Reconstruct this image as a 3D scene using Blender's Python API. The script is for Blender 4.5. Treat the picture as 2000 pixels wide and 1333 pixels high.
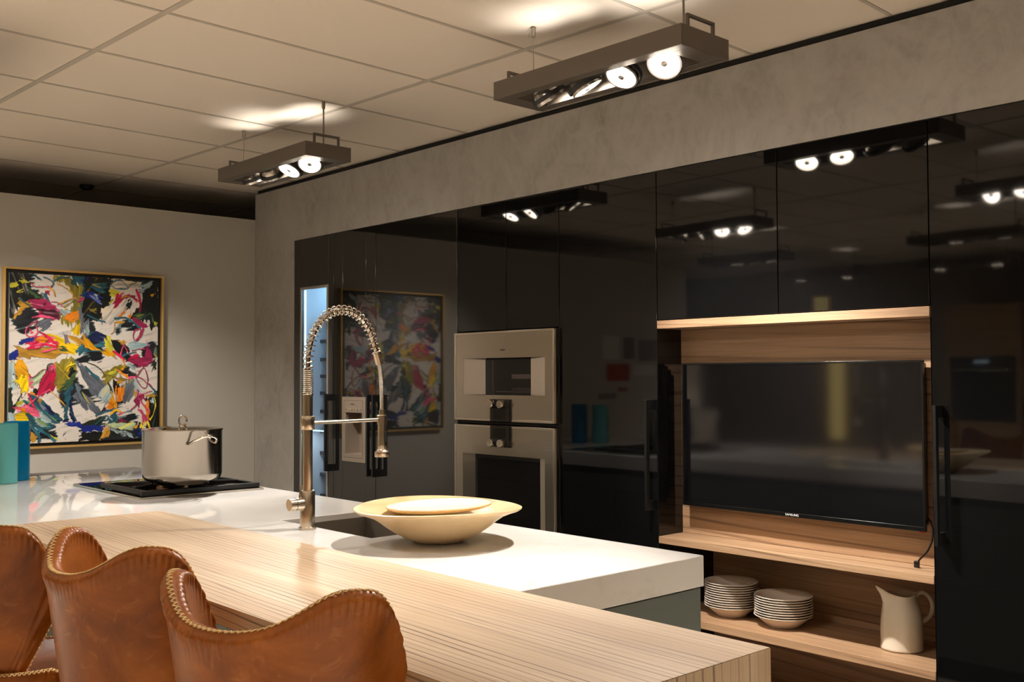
import bpy, bmesh, math, random
import numpy as np
from mathutils import Vector, Matrix
R_ = math.radians
for o in list(bpy.data.objects): bpy.data.objects.remove(o)
SC = bpy.context.scene
COLL = SC.collection
random.seed(7)
# ------------------------------------------------------------------ camera
def cam_axes(yaw, pitch, roll):
    f = Vector((-math.cos(yaw)*math.cos(pitch), math.sin(yaw)*math.cos(pitch), math.sin(pitch)))
    r = f.cross(Vector((0, 0, 1))).normalized(); u = r.cross(f)
    return r*math.cos(roll)+u*math.sin(roll), u*math.cos(roll)-r*math.sin(roll), f
cd = bpy.data.cameras.new('camera'); cam = bpy.data.objects.new('camera', cd); COLL.objects.link(cam)
r_, u_, f_ = cam_axes(R_(42.318), R_(1.956), R_(-0.223))
m = Matrix.Identity(4)
for i in range(3): m[i][0] = r_[i]; m[i][1] = u_[i]; m[i][2] = -f_[i]
m[0][3], m[1][3], m[2][3] = 0.0, -3.45, 1.40
cam.matrix_world = m
cd.sensor_width = 36; cd.lens = 36.18; cd.clip_start = .05
SC.camera = cam
# ------------------------------------------------------------------ world, exposure
w = bpy.data.worlds.new('world'); SC.world = w; w.use_nodes = True
w.node_tree.nodes['Background'].inputs[0].default_value = (1, .85, .68, 1)
w.node_tree.nodes['Background'].inputs[1].default_value = .0
vs = SC.view_settings; vs.view_transform = 'Standard'; vs.look = 'None'; vs.gamma = 1; vs.use_curve_mapping = False
vs.exposure = 1.05
cy = SC.cycles; cy.max_bounces = 6; cy.diffuse_bounces = 3; cy.glossy_bounces = 3; cy.transmission_bounces = 4; cy.caustics_reflective = False; cy.caustics_refractive = False; cy.light_sampling_threshold = .03
LAMP_COLOUR = (1.0, .935, .865)
LAMP_POWER = 36.0      # one halogen spot
LEAK_POWER = 1.1       # light that leaves through the back of a lamp
# ------------------------------------------------------------------ helpers
CEIL = 2.684
class MB:
    def __init__(s): s.v = []; s.f = []
    def add(s, vs_, fs):
        n = len(s.v); s.v += [tuple(p) for p in vs_]; s.f += [tuple(i+n for i in q) for q in fs]; return s
    def box(s, x0, x1, y0, y1, z0, z1):
        x0, x1 = sorted((x0, x1)); y0, y1 = sorted((y0, y1)); z0, z1 = sorted((z0, z1))
        return s.add([(x0,y0,z0),(x1,y0,z0),(x1,y1,z0),(x0,y1,z0),(x0,y0,z1),(x1,y0,z1),(x1,y1,z1),(x0,y1,z1)],
            [(0,3,2,1),(4,5,6,7),(0,1,5,4),(1,2,6,5),(2,3,7,6),(3,0,4,7)])
    def lathe(s, prof, n=48, c=(0,0,0), M=None, close=False, warp=None, cap=True):
        # prof: list of (r,z); M: matrix to orient
        vs_, fs = [], []
        for (r, z) in prof:
            for k in range(n):
                a = 2*math.pi*k/n
                p = Vector((r*math.cos(a), r*math.sin(a), z))
                if warp: p = Vector(warp(p, a))
                if M: p = M @ p
                vs_.append((p.x+c[0], p.y+c[1], p.z+c[2]))
        m_ = len(prof)
        for i in range(m_-1):
            for k in range(n):
                fs.append((i*n+k, i*n+(k+1) % n, (i+1)*n+(k+1) % n, (i+1)*n+k))
        if prof[0][0] > 1e-6 and not close: fs.append(tuple(range(n-1, -1, -1)))
        if prof[-1][0] > 1e-6 and not close and cap: fs.append(tuple((m_-1)*n+k for k in range(n)))
        if close:
            for k in range(n): fs.append(((m_-1)*n+k, (m_-1)*n+(k+1) % n, (k+1) % n, k))
        return s.add(vs_, fs)
    def cyl(s, a, b, r, n=24, r2=None):
        a = Vector(a); b = Vector(b); d = b-a; L = d.length
        q = d.to_track_quat('Z', 'Y').to_matrix()
        return s.lathe([(r, 0), (r if r2 is None else r2, L)], n, a, q)
    def tube(s, pts, r, n=10, closed=False, rf=None):
        pts = [Vector(p) for p in pts]; N = len(pts); vs_, fs = [], []
        up = None
        for i, p in enumerate(pts):
            t = (pts[(i+1) % N]-pts[i-1]) if closed else (pts[min(i+1, N-1)]-pts[max(i-1, 0)])
            t.normalize()
            if up is None:
                up = Vector((0,0,1)) if abs(t.z) < .9 else Vector((1,0,0))
            x = up-t*up.dot(t)
            if x.length < 1e-6: x = t.orthogonal()
            x.normalize(); y = t.cross(x); up = x
            rr = rf(i/(N-1)) if rf else r
            for k in range(n):
                a = 2*math.pi*k/n; vs_.append(p+x*(rr*math.cos(a))+y*(rr*math.sin(a)))
        for i in range(N if closed else N-1):
            j = (i+1) % N
            for k in range(n): fs.append((i*n+k, i*n+(k+1) % n, j*n+(k+1) % n, j*n+k))
        if not closed: fs += [tuple(range(n-1, -1, -1)), tuple((N-1)*n+k for k in range(n))]
        return s.add(vs_, fs)
    def prism(s, poly, z0, z1, holes=False):
        n = len(poly)
        return s.add([(x, y, z0) for x, y in poly]+[(x, y, z1) for x, y in poly],
            [tuple(range(n-1, -1, -1)), tuple(range(n, 2*n))]+[(i, (i+1) % n, n+(i+1) % n, n+i) for i in range(n)])
    def build(s, name, mat, parent=None, bevel=0, smooth=True, off=None, seg=2, angle=35, kind=None):
        me = bpy.data.meshes.new(name)
        if off is None and parent is not None:
            rt = parent
            while rt.parent: rt = rt.parent
            if rt.get('abs_'): off = rt.location
        vs_ = s.v if off is None else [(p[0]-off[0], p[1]-off[1], p[2]-off[2]) for p in s.v]
        me.from_pydata(vs_, [], s.f)
        bm = bmesh.new(); bm.from_mesh(me); bmesh.ops.recalc_face_normals(bm, faces=bm.faces); bm.to_mesh(me); bm.free()
        if smooth:
            me.shade_smooth(); me.set_sharp_from_angle(angle=R_(angle))
        me.materials.append(mat)
        return link(name, me, parent, bevel, seg, kind)
def link(name, me, parent=None, bevel=0, seg=2, kind=None):
    o = bpy.data.objects.new(name, me); COLL.objects.link(o)
    if parent is not None: o.parent = parent
    if bevel:
        b = o.modifiers.new('bevel', 'BEVEL'); b.width = bevel; b.segments = seg; b.limit_method = 'ANGLE'; b.angle_limit = R_(40)
    if kind: o['kind'] = kind
    return o
def tag(o, label, cat, group=None):
    o['label'] = label; o['category'] = cat
    if group: o['group'] = group
    return o
def thing(name, label, cat, loc=(0,0,0), rz=0, group=None, absolute=False):
    o = bpy.data.objects.new(name, None); COLL.objects.link(o); o.location = loc; o.rotation_euler = (0,0,rz)
    o.empty_display_size = .05
    if absolute: o['abs_'] = 1
    return tag(o, label, cat, group)
def B(name, mat, parent, x0, x1, y0, y1, z0, z1, bevel=.0015, **k):
    return MB().box(x0, x1, y0, y1, z0, z1).build(name, mat, parent, bevel, **k)
def structure(o): o['kind'] = 'structure'; return o
def copy_tree(o, parent=None):
    c = o.copy(); COLL.objects.link(c)
    if parent is not None: c.parent = parent
    for ch in list(o.children): copy_tree(ch, c)
    return c
# ------------------------------------------------------------------ materials
def srgb(r, g, b): 
    f = lambda c: (c/255/12.92) if c/255 <= .04045 else ((c/255+.055)/1.055)**2.4
    return (f(r), f(g), f(b), 1)
def mat(name, col, rough=.5, metal=0, **k):
    m = bpy.data.materials.new(name); m.use_nodes = True
    p = m.node_tree.nodes['Principled BSDF']
    p.inputs['Base Color'].default_value = col; p.inputs['Roughness'].default_value = rough; p.inputs['Metallic'].default_value = metal
    for a, b in k.items(): p.inputs[a.replace('_', ' ')].default_value = b
    return m
class N:
    def __init__(s, m): s.m = m; s.t = m.node_tree; s.p = s.t.nodes['Principled BSDF']
    def n(s, typ, **k):
        x = s.t.nodes.new(typ)
        for a, b in k.items():
            if a in x.inputs.keys() if hasattr(x.inputs, 'keys') else False: x.inputs[a].default_value = b
            else: setattr(x, a, b)
        return x
    def l(s, a, b): s.t.links.new(a, b)
    def coord(s, scale=(1,1,1), rot=(0,0,0)):
        c = s.n('ShaderNodeTexCoord'); mp = s.n('ShaderNodeMapping')
        mp.inputs['Scale'].default_value = scale; mp.inputs['Rotation'].default_value = rot
        s.l(c.outputs['Object'], mp.inputs['Vector']); return mp.outputs[0]
    def noise(s, vec, scale, detail=3, rough=.55, dist=0):
        x = s.n('ShaderNodeTexNoise'); x.inputs['Scale'].default_value = scale; x.inputs['Detail'].default_value = detail
        x.inputs['Roughness'].default_value = rough; x.inputs['Distortion'].default_value = dist
        s.l(vec, x.inputs['Vector']); return x.outputs['Fac']
    def ramp(s, fac, stops):
        x = s.n('ShaderNodeValToRGB'); e = x.color_ramp.elements
        while len(e) < len(stops): e.new(.5)
        for i, (p, c) in enumerate(stops): e[i].position = p; e[i].color = c
        s.l(fac, x.inputs[0]); return x.outputs[0]
    def mix(s, fac, a, b, mode='MIX'):
        x = s.n('ShaderNodeMix'); x.data_type = 'RGBA'; x.blend_type = mode
        for i, v in ((0, fac), (6, a), (7, b)):
            if hasattr(v, 'is_linked') or hasattr(v, 'node'): s.l(v, x.inputs[i])
            else: x.inputs[i].default_value = v
        return x.outputs[2]
    def bump(s, h, strength=.2, dist=.01):
        x = s.n('ShaderNodeBump'); x.inputs['Strength'].default_value = strength; x.inputs['Distance'].default_value = dist
        s.l(h, x.inputs['Height']); s.l(x.outputs[0], s.p.inputs['Normal'])
    def base(s, c): s.l(c, s.p.inputs['Base Color'])
    def rough(s, c): s.l(c, s.p.inputs['Roughness'])
def g(v): return (v, v, v, 1)
def wood(name, axis, light, dark, line, across=14., lines=True, rough=.45, wavy=1.5, amount=.8):
    m = mat(name, light, rough); q = N(m)
    st = [1., 1., 1.]; st[axis] = .035
    v = q.coord(tuple(st))
    wv = q.n('ShaderNodeTexWave'); wv.wave_type = 'BANDS'; wv.bands_direction = 'DIAGONAL'
    for a, b in (('Scale', across), ('Distortion', wavy*4), ('Detail', 2.), ('Detail Scale', .55), ('Detail Roughness', .5)): wv.inputs[a].default_value = b
    q.l(v, wv.inputs['Vector'])
    big = q.noise(v, 9, 4, .65)
    col = q.mix(q.ramp(big, [(.34, g(0)), (.66, g(1))]), light, dark)
    ln = q.ramp(wv.outputs['Fac'], [(.0, g(1)), (.13, g(.0)), (1, g(0))])
    col = q.mix(q.mix(1.0, ln, q.ramp(q.noise(v, 17, 2), [(.35, g(.1)), (.65, g(amount))]), 'MULTIPLY'), col, line)
    st2 = [1., 1., 1.]; st2[axis] = .010
    fine = q.noise(q.coord(tuple(st2)), 330, 3, .6)
    col = q.mix(q.ramp(fine, [(.36, g(.30)), (.54, g(0))]), col, line)
    q.base(col); q.bump(fine, .10, .002)
    return m
M = {}
M['ceiling_tile'] = mat('ceiling_tile', srgb(232, 219, 202), .85)
q = N(M['ceiling_tile']); q.bump(q.noise(q.coord(), 420, 2), .12, .002)
M['ceiling_bar'] = mat('ceiling_bar', srgb(190, 178, 162), .6)
M['plaster'] = mat('plaster', srgb(150, 141, 128), .6)
q = N(M['plaster']); v = q.coord((1, 1, .7)); a = q.noise(v, 3.2, 6, .62, 1.6); b = q.noise(v, 11, 4, .6, 2.2)
q.base(q.mix(q.ramp(b, [(.35, g(0)), (.7, g(.55))]), q.ramp(a, [(.3, srgb(148, 143, 135)), (.5, srgb(165, 160, 152)), (.72, srgb(178, 174, 166))]), srgb(182, 178, 170)))
q.rough(q.ramp(a, [(.3, g(.45)), (.7, g(.65))])); q.bump(b, .08, .004)
M['partition'] = mat('partition', srgb(192, 186, 174), .8)
q = N(M['partition']); q.bump(q.noise(q.coord(), 260, 2), .06, .002)
M['dark_wall'] = mat('dark_wall', srgb(60, 56, 52), .8)
M['room_wall'] = mat('room_wall', srgb(150, 140, 128), .8)
M['floor'] = mat('floor', srgb(214, 204, 190), .45)
M['shadow_gap'] = mat('shadow_gap', srgb(14, 13, 12), .8)
M['gloss_black'] = mat('gloss_black', (.004, .004, .0042, 1), .035, 0, IOR=1.5)
M['gloss_black'].node_tree.nodes['Principled BSDF'].inputs['Specular IOR Level'].default_value = .5
q = N(M['gloss_black']); q.bump(q.noise(q.coord(), 1.6, 2), .012, .05)
M['dark_lacquer'] = mat('dark_lacquer', (.008, .0076, .007, 1), .04, 0, IOR=1.88)
M['carcass'] = mat('carcass', (.004, .004, .004, 1), .6)
M['handle_black'] = mat('handle_black', (.006, .006, .006, 1), .35)
M['bar_wood'] = wood('bar_wood', 0, srgb(208, 184, 154), srgb(188, 160, 128), srgb(112, 90, 74), 34, wavy=1.3, amount=1.1)
M['bar_wood_end'] = wood('bar_wood_end', 2, srgb(206, 182, 152), srgb(186, 158, 126), srgb(112, 92, 76), 26, wavy=1.0, amount=1.0)
M['niche_wood'] = wood('niche_wood', 0, srgb(190, 156, 122), srgb(164, 128, 96), srgb(108, 80, 58), 14, wavy=2.0)
M['quartz'] = mat('quartz', srgb(236, 231, 224), .02)
q = N(M['quartz']); a = q.noise(q.coord(), 4, 8, .7, 1.2)
q.base(q.ramp(a, [(.3, srgb(226, 220, 212)), (.45, srgb(238, 234, 228)), (.8, srgb(240, 237, 232))]))
M['island_panel'] = mat('island_panel', srgb(112, 118, 112), .35)
M['steel'] = mat('steel', srgb(150, 142, 132), .17, 1)
M['chrome'] = mat('chrome', srgb(215, 208, 198), .08, 1)
M['brushed'] = mat('brushed', srgb(206, 194, 176), .24, 1)
for k_ in ('brushed',):
    q = N(M[k_]); tn = q.n('ShaderNodeTangent'); tn.direction_type = 'RADIAL'; tn.axis = 'Z'
    q.l(tn.outputs[0], q.p.inputs['Tangent']); q.p.inputs['Anisotropic'].default_value = .75
M['sink_steel'] = mat('sink_steel', srgb(140, 131, 120), .42, .6)
M['iron'] = mat('iron', (.012, .012, .012, 1), .5)
M['hob_glass'] = mat('hob_glass', (.003, .003, .003, 1), .02)
M['brass'] = mat('brass', srgb(190, 140, 70), .35, 1)
M['gold'] = mat('gold', srgb(222, 180, 104), .4, .45)
M['frame_black'] = mat('frame_black', (.008, .007, .006, 1), .6)
M['tv_black'] = mat('tv_black', (.004, .004, .004, 1), .25)
M['tv_screen'] = mat('tv_screen', (.003, .003, .0035, 1), .075, 0, IOR=1.8)
M['print_white'] = mat('print_white', g(.75), .5)
M['print_grey'] = mat('print_grey', srgb(70, 64, 58), .5)
M['red'] = mat('red', srgb(200, 30, 30), .5)
M['ceramic'] = mat('ceramic', srgb(226, 214, 200), .22)
M['jug_glaze'] = mat('jug_glaze', srgb(222, 210, 190), .28)
q = N(M['jug_glaze']); q.bump(q.noise(q.coord((1, 1, .1)), 130, 2), .12, .002)
M['bowl_glaze'] = mat('bowl_glaze', srgb(232, 205, 160), .35)
q = N(M['bowl_glaze']); v = q.coord(); a = q.noise(v, 15, 3, .5)
q.base(q.mix(q.ramp(a, [(.71, g(0)), (.76, g(.8))]), q.ramp(q.noise(v, 5, 4), [(.3, srgb(208, 174, 122)), (.7, srgb(226, 202, 162))]), srgb(170, 120, 62)))
q.bump(q.noise(q.coord((1, 1, 6)), 30, 3), .12, .004)
M['plate_glaze'] = mat('plate_glaze', srgb(244, 238, 230), .15)
q = N(M['plate_glaze']); a = q.noise(q.coord(), 16, 3, .5)
q.base(q.mix(q.ramp(a, [(.70, g(0)), (.74, g(.8))]), srgb(244, 240, 233), srgb(196, 150, 92)))
M['plate_rim'] = mat('plate_rim', srgb(226, 190, 136), .4)
def glass(name, col, rough, tr):
    return mat(name, col, rough, 0, Transmission_Weight=tr, IOR=1.3)
M['teal_glass'] = glass('teal_glass', srgb(120, 214, 216), .3, .35)
M['blue_glass'] = glass('blue_glass', srgb(10, 160, 222), .12, .45)
M['clear_glass'] = mat('clear_glass', g(1), .0, 0, Transmission_Weight=1.0, IOR=1.02)
M['oven_front'] = mat('oven_front', srgb(176, 166, 152), .22, .85)
M['oven_front'].node_tree.nodes['Principled BSDF'].inputs['Coat Weight'].default_value = .8
M['oven_front'].node_tree.nodes['Principled BSDF'].inputs['Coat Roughness'].default_value = .03
M['oven_trim'] = mat('oven_trim', srgb(206, 198, 186), .25, 1)
M['oven_wedge'] = mat('oven_wedge', srgb(214, 204, 192), .4, .5)
M['oven_glass'] = mat('oven_glass', (.012, .011, .012, 1), .02)
M['oven_inside'] = mat('oven_inside', srgb(96, 88, 90), .4, .6)
M['control'] = mat('control', srgb(52, 50, 48), .25, .6)
M['display'] = mat('display', (.003, .003, .003, 1), .05)
M['dispenser'] = mat('dispenser', srgb(176, 162, 146), .35, .7)
M['housing'] = mat('housing', srgb(112, 104, 95), .45, .55)
M['housing_in'] = mat('housing_in', srgb(150, 142, 132), .35, .8)
M['lamp_ring'] = mat('lamp_ring', srgb(200, 194, 186), .25, .9)
M['lamp_black'] = mat('lamp_black', (.01, .01, .01, 1), .5)
M['lamp_glow'] = mat('lamp_glow', g(.8), .3, 0, Emission_Color=(1, .88, .74, 1), Emission_Strength=22.)
M['wire'] = mat('wire', srgb(150, 140, 128), .4, .8)
M['paper'] = mat('paper', srgb(225, 220, 212), .8)
M['paper_red'] = mat('paper_red', srgb(170, 60, 45), .8)
M['paper_grey'] = mat('paper_grey', srgb(120, 112, 108), .8)
M['wine_lining'] = mat('wine_lining', srgb(200, 206, 212), .4)
M['wine_shelf'] = mat('wine_shelf', srgb(150, 150, 148), .3, .4)
M['wine_frame'] = mat('wine_frame', srgb(196, 190, 180), .3, .7)
M['cold_led'] = mat('cold_led', g(.8), .5, 0, Emission_Color=(.5, .78, 1, 1), Emission_Strength=.7)
M['stitch'] = mat('stitch', srgb(226, 190, 130), .7)
M['stool_metal'] = mat('stool_metal', srgb(60, 58, 56), .3, 1)
M['leather'] = mat('leather', srgb(176, 98, 40), .38, 0, Specular_IOR_Level=.35)
q = N(M['leather']); v = q.coord(); a = q.noise(v, 7, 5, .6, .6); b = q.noise(q.coord((1, 1, 1), (.5, .4, .8)), 16, 5, .65, 2.5); c = q.noise(v, 330, 2)
col = q.ramp(a, [(.28, srgb(114, 58, 12)), (.5, srgb(152, 83, 21)), (.74, srgb(182, 106, 36))])
q.base(q.mix(q.ramp(b, [(.58, g(0)), (.66, g(.16)), (.76, g(0))]), col, srgb(222, 150, 84)))
q.rough(q.ramp(a, [(.3, g(.28)), (.7, g(.40))])); q.bump(c, .16, .0015)
# ================================================================== THE SETTING
structure(B('floor', M['floor'], None, -9.6, 3.2, -7.6, .75, -.05, 0, 0))
# back wall of grey plaster: band above the cabinets and the pier at the left end
XL, XR, CABTOP = -5.893, .17, 2.288
b = MB()
b.add([(-6.413,0,0),(XL,0,0),(XL,0,CABTOP),(XR,0,CABTOP),(XR,0,CEIL-.028),(-6.413,0,CEIL-.028),
       (-6.413,.7,0),(XL,.7,0),(XL,.7,CABTOP),(XR,.7,CABTOP),(XR,.7,CEIL-.028),(-6.413,.7,CEIL-.028)],
      [(0,1,2,5),(2,3,4,5),(6,11,8,7),(8,11,10,9),(0,6,7,1),(1,7,8,2),(2,8,9,3),(3,9,10,4),(4,10,11,5),(5,11,6,0)])
structure(b.build('wall_back', M['plaster'], None, 0, smooth=False))
structure(B('trim_1', M['shadow_gap'], None, -6.40, XR, .012, .69, CEIL-.028, CEIL-.002, 0))
structure(B('wall_rear', M['room_wall'], None, -9.6, 3.2, .702, .75, 0, CEIL, 0))
structure(B('wall_left', M['partition'], None, -6.51, -6.413, -4.75, -.0, 0, 2.483, .002))
structure(B('wall_far_left', M['dark_wall'], None, -9.65, -9.6, -7.6, .75, 0, CEIL+.05, 0))
structure(B('wall_right', M['room_wall'], None, 3.2, 3.25, -7.6, .75, 0, CEIL+.05, 0))
structure(B('wall_front', M['room_wall'], None, -9.6, 3.2, -7.65, -7.6, 0, CEIL+.05, 0))
structure(B('wall_cabinet_end', M['plaster'], None, XR, XR+.12, 0, .7, 0, CEIL-.028, 0))
# suspended ceiling, grid turned a little against the walls
ceil = thing('ceiling', '', '', (-4.117, -.76, CEIL), R_(2.6))
del ceil['label']; del ceil['category']; ceil['kind'] = 'structure'
PX_, PY_ = .5925, 1.205
me_tile = None
def in_room(x, y, mgn=.0):
    c, s_ = math.cos(R_(2.6)), math.sin(R_(2.6))
    X = -4.117+c*x-s_*y; Y = -.76+s_*x+c*y
    return -9.6-mgn < X < 3.2+mgn and -7.6-mgn < Y < .75+mgn
for i in range(-10, 14):
    for j in range(-6, 2):
        cx, cy = (i+.5)*PX_, (j+.5)*PY_
        if not any(in_room(cx+dx*PX_/2, cy+dy*PY_/2) for dx in (-1, 1) for dy in (-1, 1)): continue
        if me_tile is None:
            t = MB().box(-PX_/2+.004, PX_/2-.004, -PY_/2+.004, PY_/2-.004, .004, .02).build('ceiling_tile', M['ceiling_tile'], ceil, .002)
            me_tile = t.data
        else:
            t = link('ceiling_tile', me_tile, ceil, .002)
        t.location = (cx, cy, 0)
for j in range(-5, 2):
    MB().box(-5.8, 7.6, j*PY_-.012, j*PY_+.012, 0, .012).build('ceiling_main_bar', M['ceiling_bar'], ceil, .001)
for i in range(-9, 13):
    MB().box(i*PX_-.008, i*PX_+.008, -7.0, 1.35, .001, .010).build('ceiling_cross_bar', M['ceiling_bar'], ceil, .001)
structure(B('ceiling_deck', M['dark_wall'], None, -9.65, 3.25, -7.65, .8, CEIL+.055, CEIL+.09, 0))
# small detector on the dark part of the ceiling
o = MB().lathe([(.0, -.03), (.035, -.028), (.045, -.012), (.045, 0)], 24, (-6.95, -.95, CEIL)).build('smoke_detector', M['lamp_black'])
tag(o, 'small dark round detector on the unlit ceiling above the picture wall', 'detector')

# ================================================================== LIGHT FIXTURES
FIX_L, FIX_W, FIX_H = .86, .245, .066
def lamp_head(parent, name, pos, aim, lit_strength):
    """round reflector lamp on a gimbal; aim = direction of the beam"""
    d = Vector(aim).normalized(); Q = d.to_track_quat('Z', 'Y').to_matrix()
    p = Vector(pos)
    ring = MB().lathe([(.030, -.034), (.046, -.026), (.054, -.008), (.057, .006), (.057, .022), (.051, .022), (.050, .008)], 40, p, Q, cap=False).build(name, M['lamp_ring'], parent)
    MB().lathe([(.0, .002), (.02, .003), (.05, .010), (.05, .0085), (.0, .0)], 32, p, Q).build('lens', M['lamp_glow'], ring)
    MB().lathe([(.0, .026), (.011, .024), (.012, .010), (.0, .009)], 16, p, Q).build('burner_cap', M['lamp_ring'], ring)
    MB().lathe([(.062, -.006), (.066, -.006), (.066, .010), (.062, .010)], 40, p, Q, close=True).build('gimbal_ring', M['lamp_black'], parent)
    return p, d
FIX_N = [0]
def fixture(cx, cy, rz, aims, label, wires=.34, power=1.0, zb=2.41, spot=62, leak=1.0, lights=True, leaks=(0, 1, 2, 3)):
    t = thing('track_fixture', label, 'ceiling light', (cx, cy, zb), rz, 'hanging spotlight fixtures')
    L, W, H = FIX_L/2, FIX_W/2, FIX_H
    b = MB(); th = .004
    for (x0, x1, y0, y1) in ((-L, L, -W, -W+th), (-L, L, W-th, W), (-L, -L+th, -W+th, W-th), (L-th, L, -W+th, W-th)): b.box(x0, x1, y0, y1, 0, H)
    b.box(-L+th, L-th, -W+th, -W+.045, 0, .004); b.box(-L+th, L-th, W-.045, W-th, 0, .004)
    b.box(-L+th, -L+.075, -W+.045, W-.045, 0, .004); b.box(L-.075, L-th, -W+.045, W-.045, 0, .004)
    b.build('housing', M['housing'], t, .0008)
    b = MB().box(-L+.075, L-.075, -W+.041, -W+.045, .004, H-.004).box(-L+.075, L-.075, W-.045, W-.041, .004, H-.004)
    b.build('inner_liner', M['housing_in'], t)
    for sx in (-1, 1):
        x = sx*(L-.02); b = MB()
        b.box(x-.005, x+.005, -.07, -.06, H, H+.048).box(x-.005, x+.005, .06, .07, H, H+.048).box(x-.005, x+.005, -.06, .06, H+.038, H+.048)
        b.build('bracket', M['housing'], t, .001)
        wx = sx*wires; top = CEIL-zb
        MB().cyl((wx, 0, H*.5), (wx, 0, top-.03), .0016 if sx < 0 else .004, 8).build('suspension_wire', M['wire'], t)
        c = MB().cyl((wx, 0, top-.034), (wx, 0, top), .007, 16, .009).build('wire_gripper', M['wire'], t)
        MB().tube([(wx, 0, top-.002), (wx-.015, .004, top-.004), (wx-.028, .006, top-.012), (wx-.032, .006, top-.024)], .0008, 6).build('wire_tail', M['wire'], c)
    rot = Matrix.Rotation(rz, 3, 'Z')
    for k, aim in enumerate(aims):
        if aim is None: continue
        pw = power[k] if isinstance(power, (list, tuple)) else power
        x = (-.27, -.09, .09, .27)[k]
        a = Vector(aim)                      # world target
        wp = Vector((cx, cy, zb))+rot @ Vector((x, 0, .012))
        d = (a-wp).normalized(); dl = rot.inverted() @ d
        MB().box(x-.07, x+.07, -.0785, .0785, H-.012, H-.006).build('lamp_plate', M['housing_in'], t)
        lamp_head(t, 'lamp_head', (x, 0, .012), dl, 1)
        if lights:
            for nm, en, dirn, offs, cone, rad in (('lamp_beam', LAMP_POWER*pw, d, .04, spot, .022), ('lamp_leak', LEAK_POWER*leak if k in leaks else 0, Vector((d.x*-.5, d.y*-.5, 1)).normalized(), .075, 96, .02)):
                if en <= 0: continue
                ld = bpy.data.lights.new(nm, 'SPOT'); ld.energy = en; ld.color = LAMP_COLOUR; ld.spot_size = R_(cone); ld.spot_blend = .75 if nm == 'lamp_beam' else 1; ld.shadow_soft_size = rad
                lo = bpy.data.objects.new(nm, ld); COLL.objects.link(lo)
                lo.location = wp+dirn*offs; lo.rotation_euler = dirn.to_track_quat('-Z', 'Y').to_euler()
    return t
fixture(-2.375, -.858, R_(.4), [(-2.3, .1, 1.0), (-1.75, .1, .45), (-2.25, -1.75, .92), (-1.45, -2.25, .92)], 'long grey spotlight fixture hanging nearer, above the ovens and television, with two lamps glaring', .345, [2.2, 2.2, 2.1, 1.25])
fixture(-4.495, -.892, R_(.1), [(-4.9, .0, .7), (-5.0, .0, 1.2), (-4.3, -1.7, .92), (-3.4, -1.7, .9)], 'long grey spotlight fixture hanging farther off, beside the dark end of the ceiling', .385, [1.0, 1.0, 1.4, 1.5])
fixture(-4.42, -2.50, R_(1), [(-6.4, -1.35, 1.2), (-6.4, -.75, .75), (-3.6, -1.5, .92), (-3.0, -2.2, .92)], 'long grey spotlight fixture mirrored in the glossy door above the television niche, left one', .36, [1.5, 1.3, .7, .5], spot=48)
fixture(-2.18, -2.46, R_(1), [(-2.7, -.1, 1.2), (-2.2, -1.6, .92), (-1.6, -.1, 1.2), (-1.5, -2.0, .92)], 'long grey spotlight fixture mirrored in the rightmost black cabinet door', .36, [.15, .2, .15, .2])
for (x, y) in ((-4.24, -6.2), (-5.75, -6.2), (.3, -2.5), (-.4, -.86), (-1.2, -4.3), (-3.4, -4.3), (-5.4, -4.3), (1.4, -4.3), (1.6, -2.2), (-1.9, -6.2), (.8, -6.2)):  # distant pair is mirrored in the doors; the rest are unseen, added for fill
    far = y < -5
    fixture(x, y, R_(1), [(x-.5, y-.5, 0), (x-.15, y+.0, 0), (x+.15, y-.25, 0), (x+.5, y-.2, 0)] if not far else [(x-.3, y+.1, 0), None, None, (x+.3, y+.1, 0)],
        {(-4.24, -6.2): 'distant spotlight fixture, small twin lights mirrored at the right edge of the black doors', (-5.75, -6.2): 'distant spotlight fixture, one small light mirrored beside the dark column reflection',
         (.3, -2.5): 'unseen fill spotlight fixture added on the ceiling to the right of the wooden bar', (-.4, -.86): 'unseen fill spotlight fixture added on the ceiling in front of the cabinets right of the picture',
         (-1.2, -4.3): 'unseen fill spotlight fixture added behind the camera over the middle of the aisle', (-3.4, -4.3): 'unseen fill spotlight fixture added behind the bar stools, left of the camera', (-5.4, -4.3): 'unseen fill spotlight fixture added near the pinned drawings',
         (1.4, -4.3): 'unseen fill spotlight fixture added behind the camera nearest the right wall', (1.6, -2.2): 'unseen fill spotlight fixture added to the right of the camera over open floor', (-1.9, -6.2): 'unseen fill spotlight fixture added by the oven tower at the far side', (.8, -6.2): 'unseen fill spotlight fixture added in the far right corner of the showroom'}[(x, y)],
        .36, 1.0 if x > -1 and y > -3 else .9 if (x in (-1.2, -3.4)) else 2.6 if not far else 2.4, spot=62, leak=3.2, leaks=(1, 3))

# ================================================================== WALL OF CABINETS
SEAM = [-5.891, -5.42, -4.969, -4.217, -3.831, -3.455, -2.858, -2.253, -1.648, -1.043, -.438, .167]
GAP = .002
def door(parent, name, x0, x1, z0, z1, m, th=.022):
    return B(name, m, parent, x0+GAP, x1-GAP, 0, th, z0+GAP, z1-GAP, .0012)
def carcass(parent, x0, x1, z0, z1, y0=.025, y1=.62):
    return B('carcass', M['carcass'], parent, x0+.0005, x1-.0005, y0, y1, z0, z1, 0)
def handle(parent, x, z0, z1, so=.052):
    b = MB(); w = .006
    b.box(x-w, x+w, -so, -so+.02, z0, z1).box(x-w, x+w, -so+.02, 0, z0, z0+.042).box(x-w, x+w, -so+.02, 0, z1-.042, z1)
    return b.build('handle', M['handle_black'], parent, .001)
def plinth(parent, x0, x1): return B('plinth', M['carcass'], parent, x0+.001, x1-.001, .06, .6, 0, .1, 0)
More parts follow.
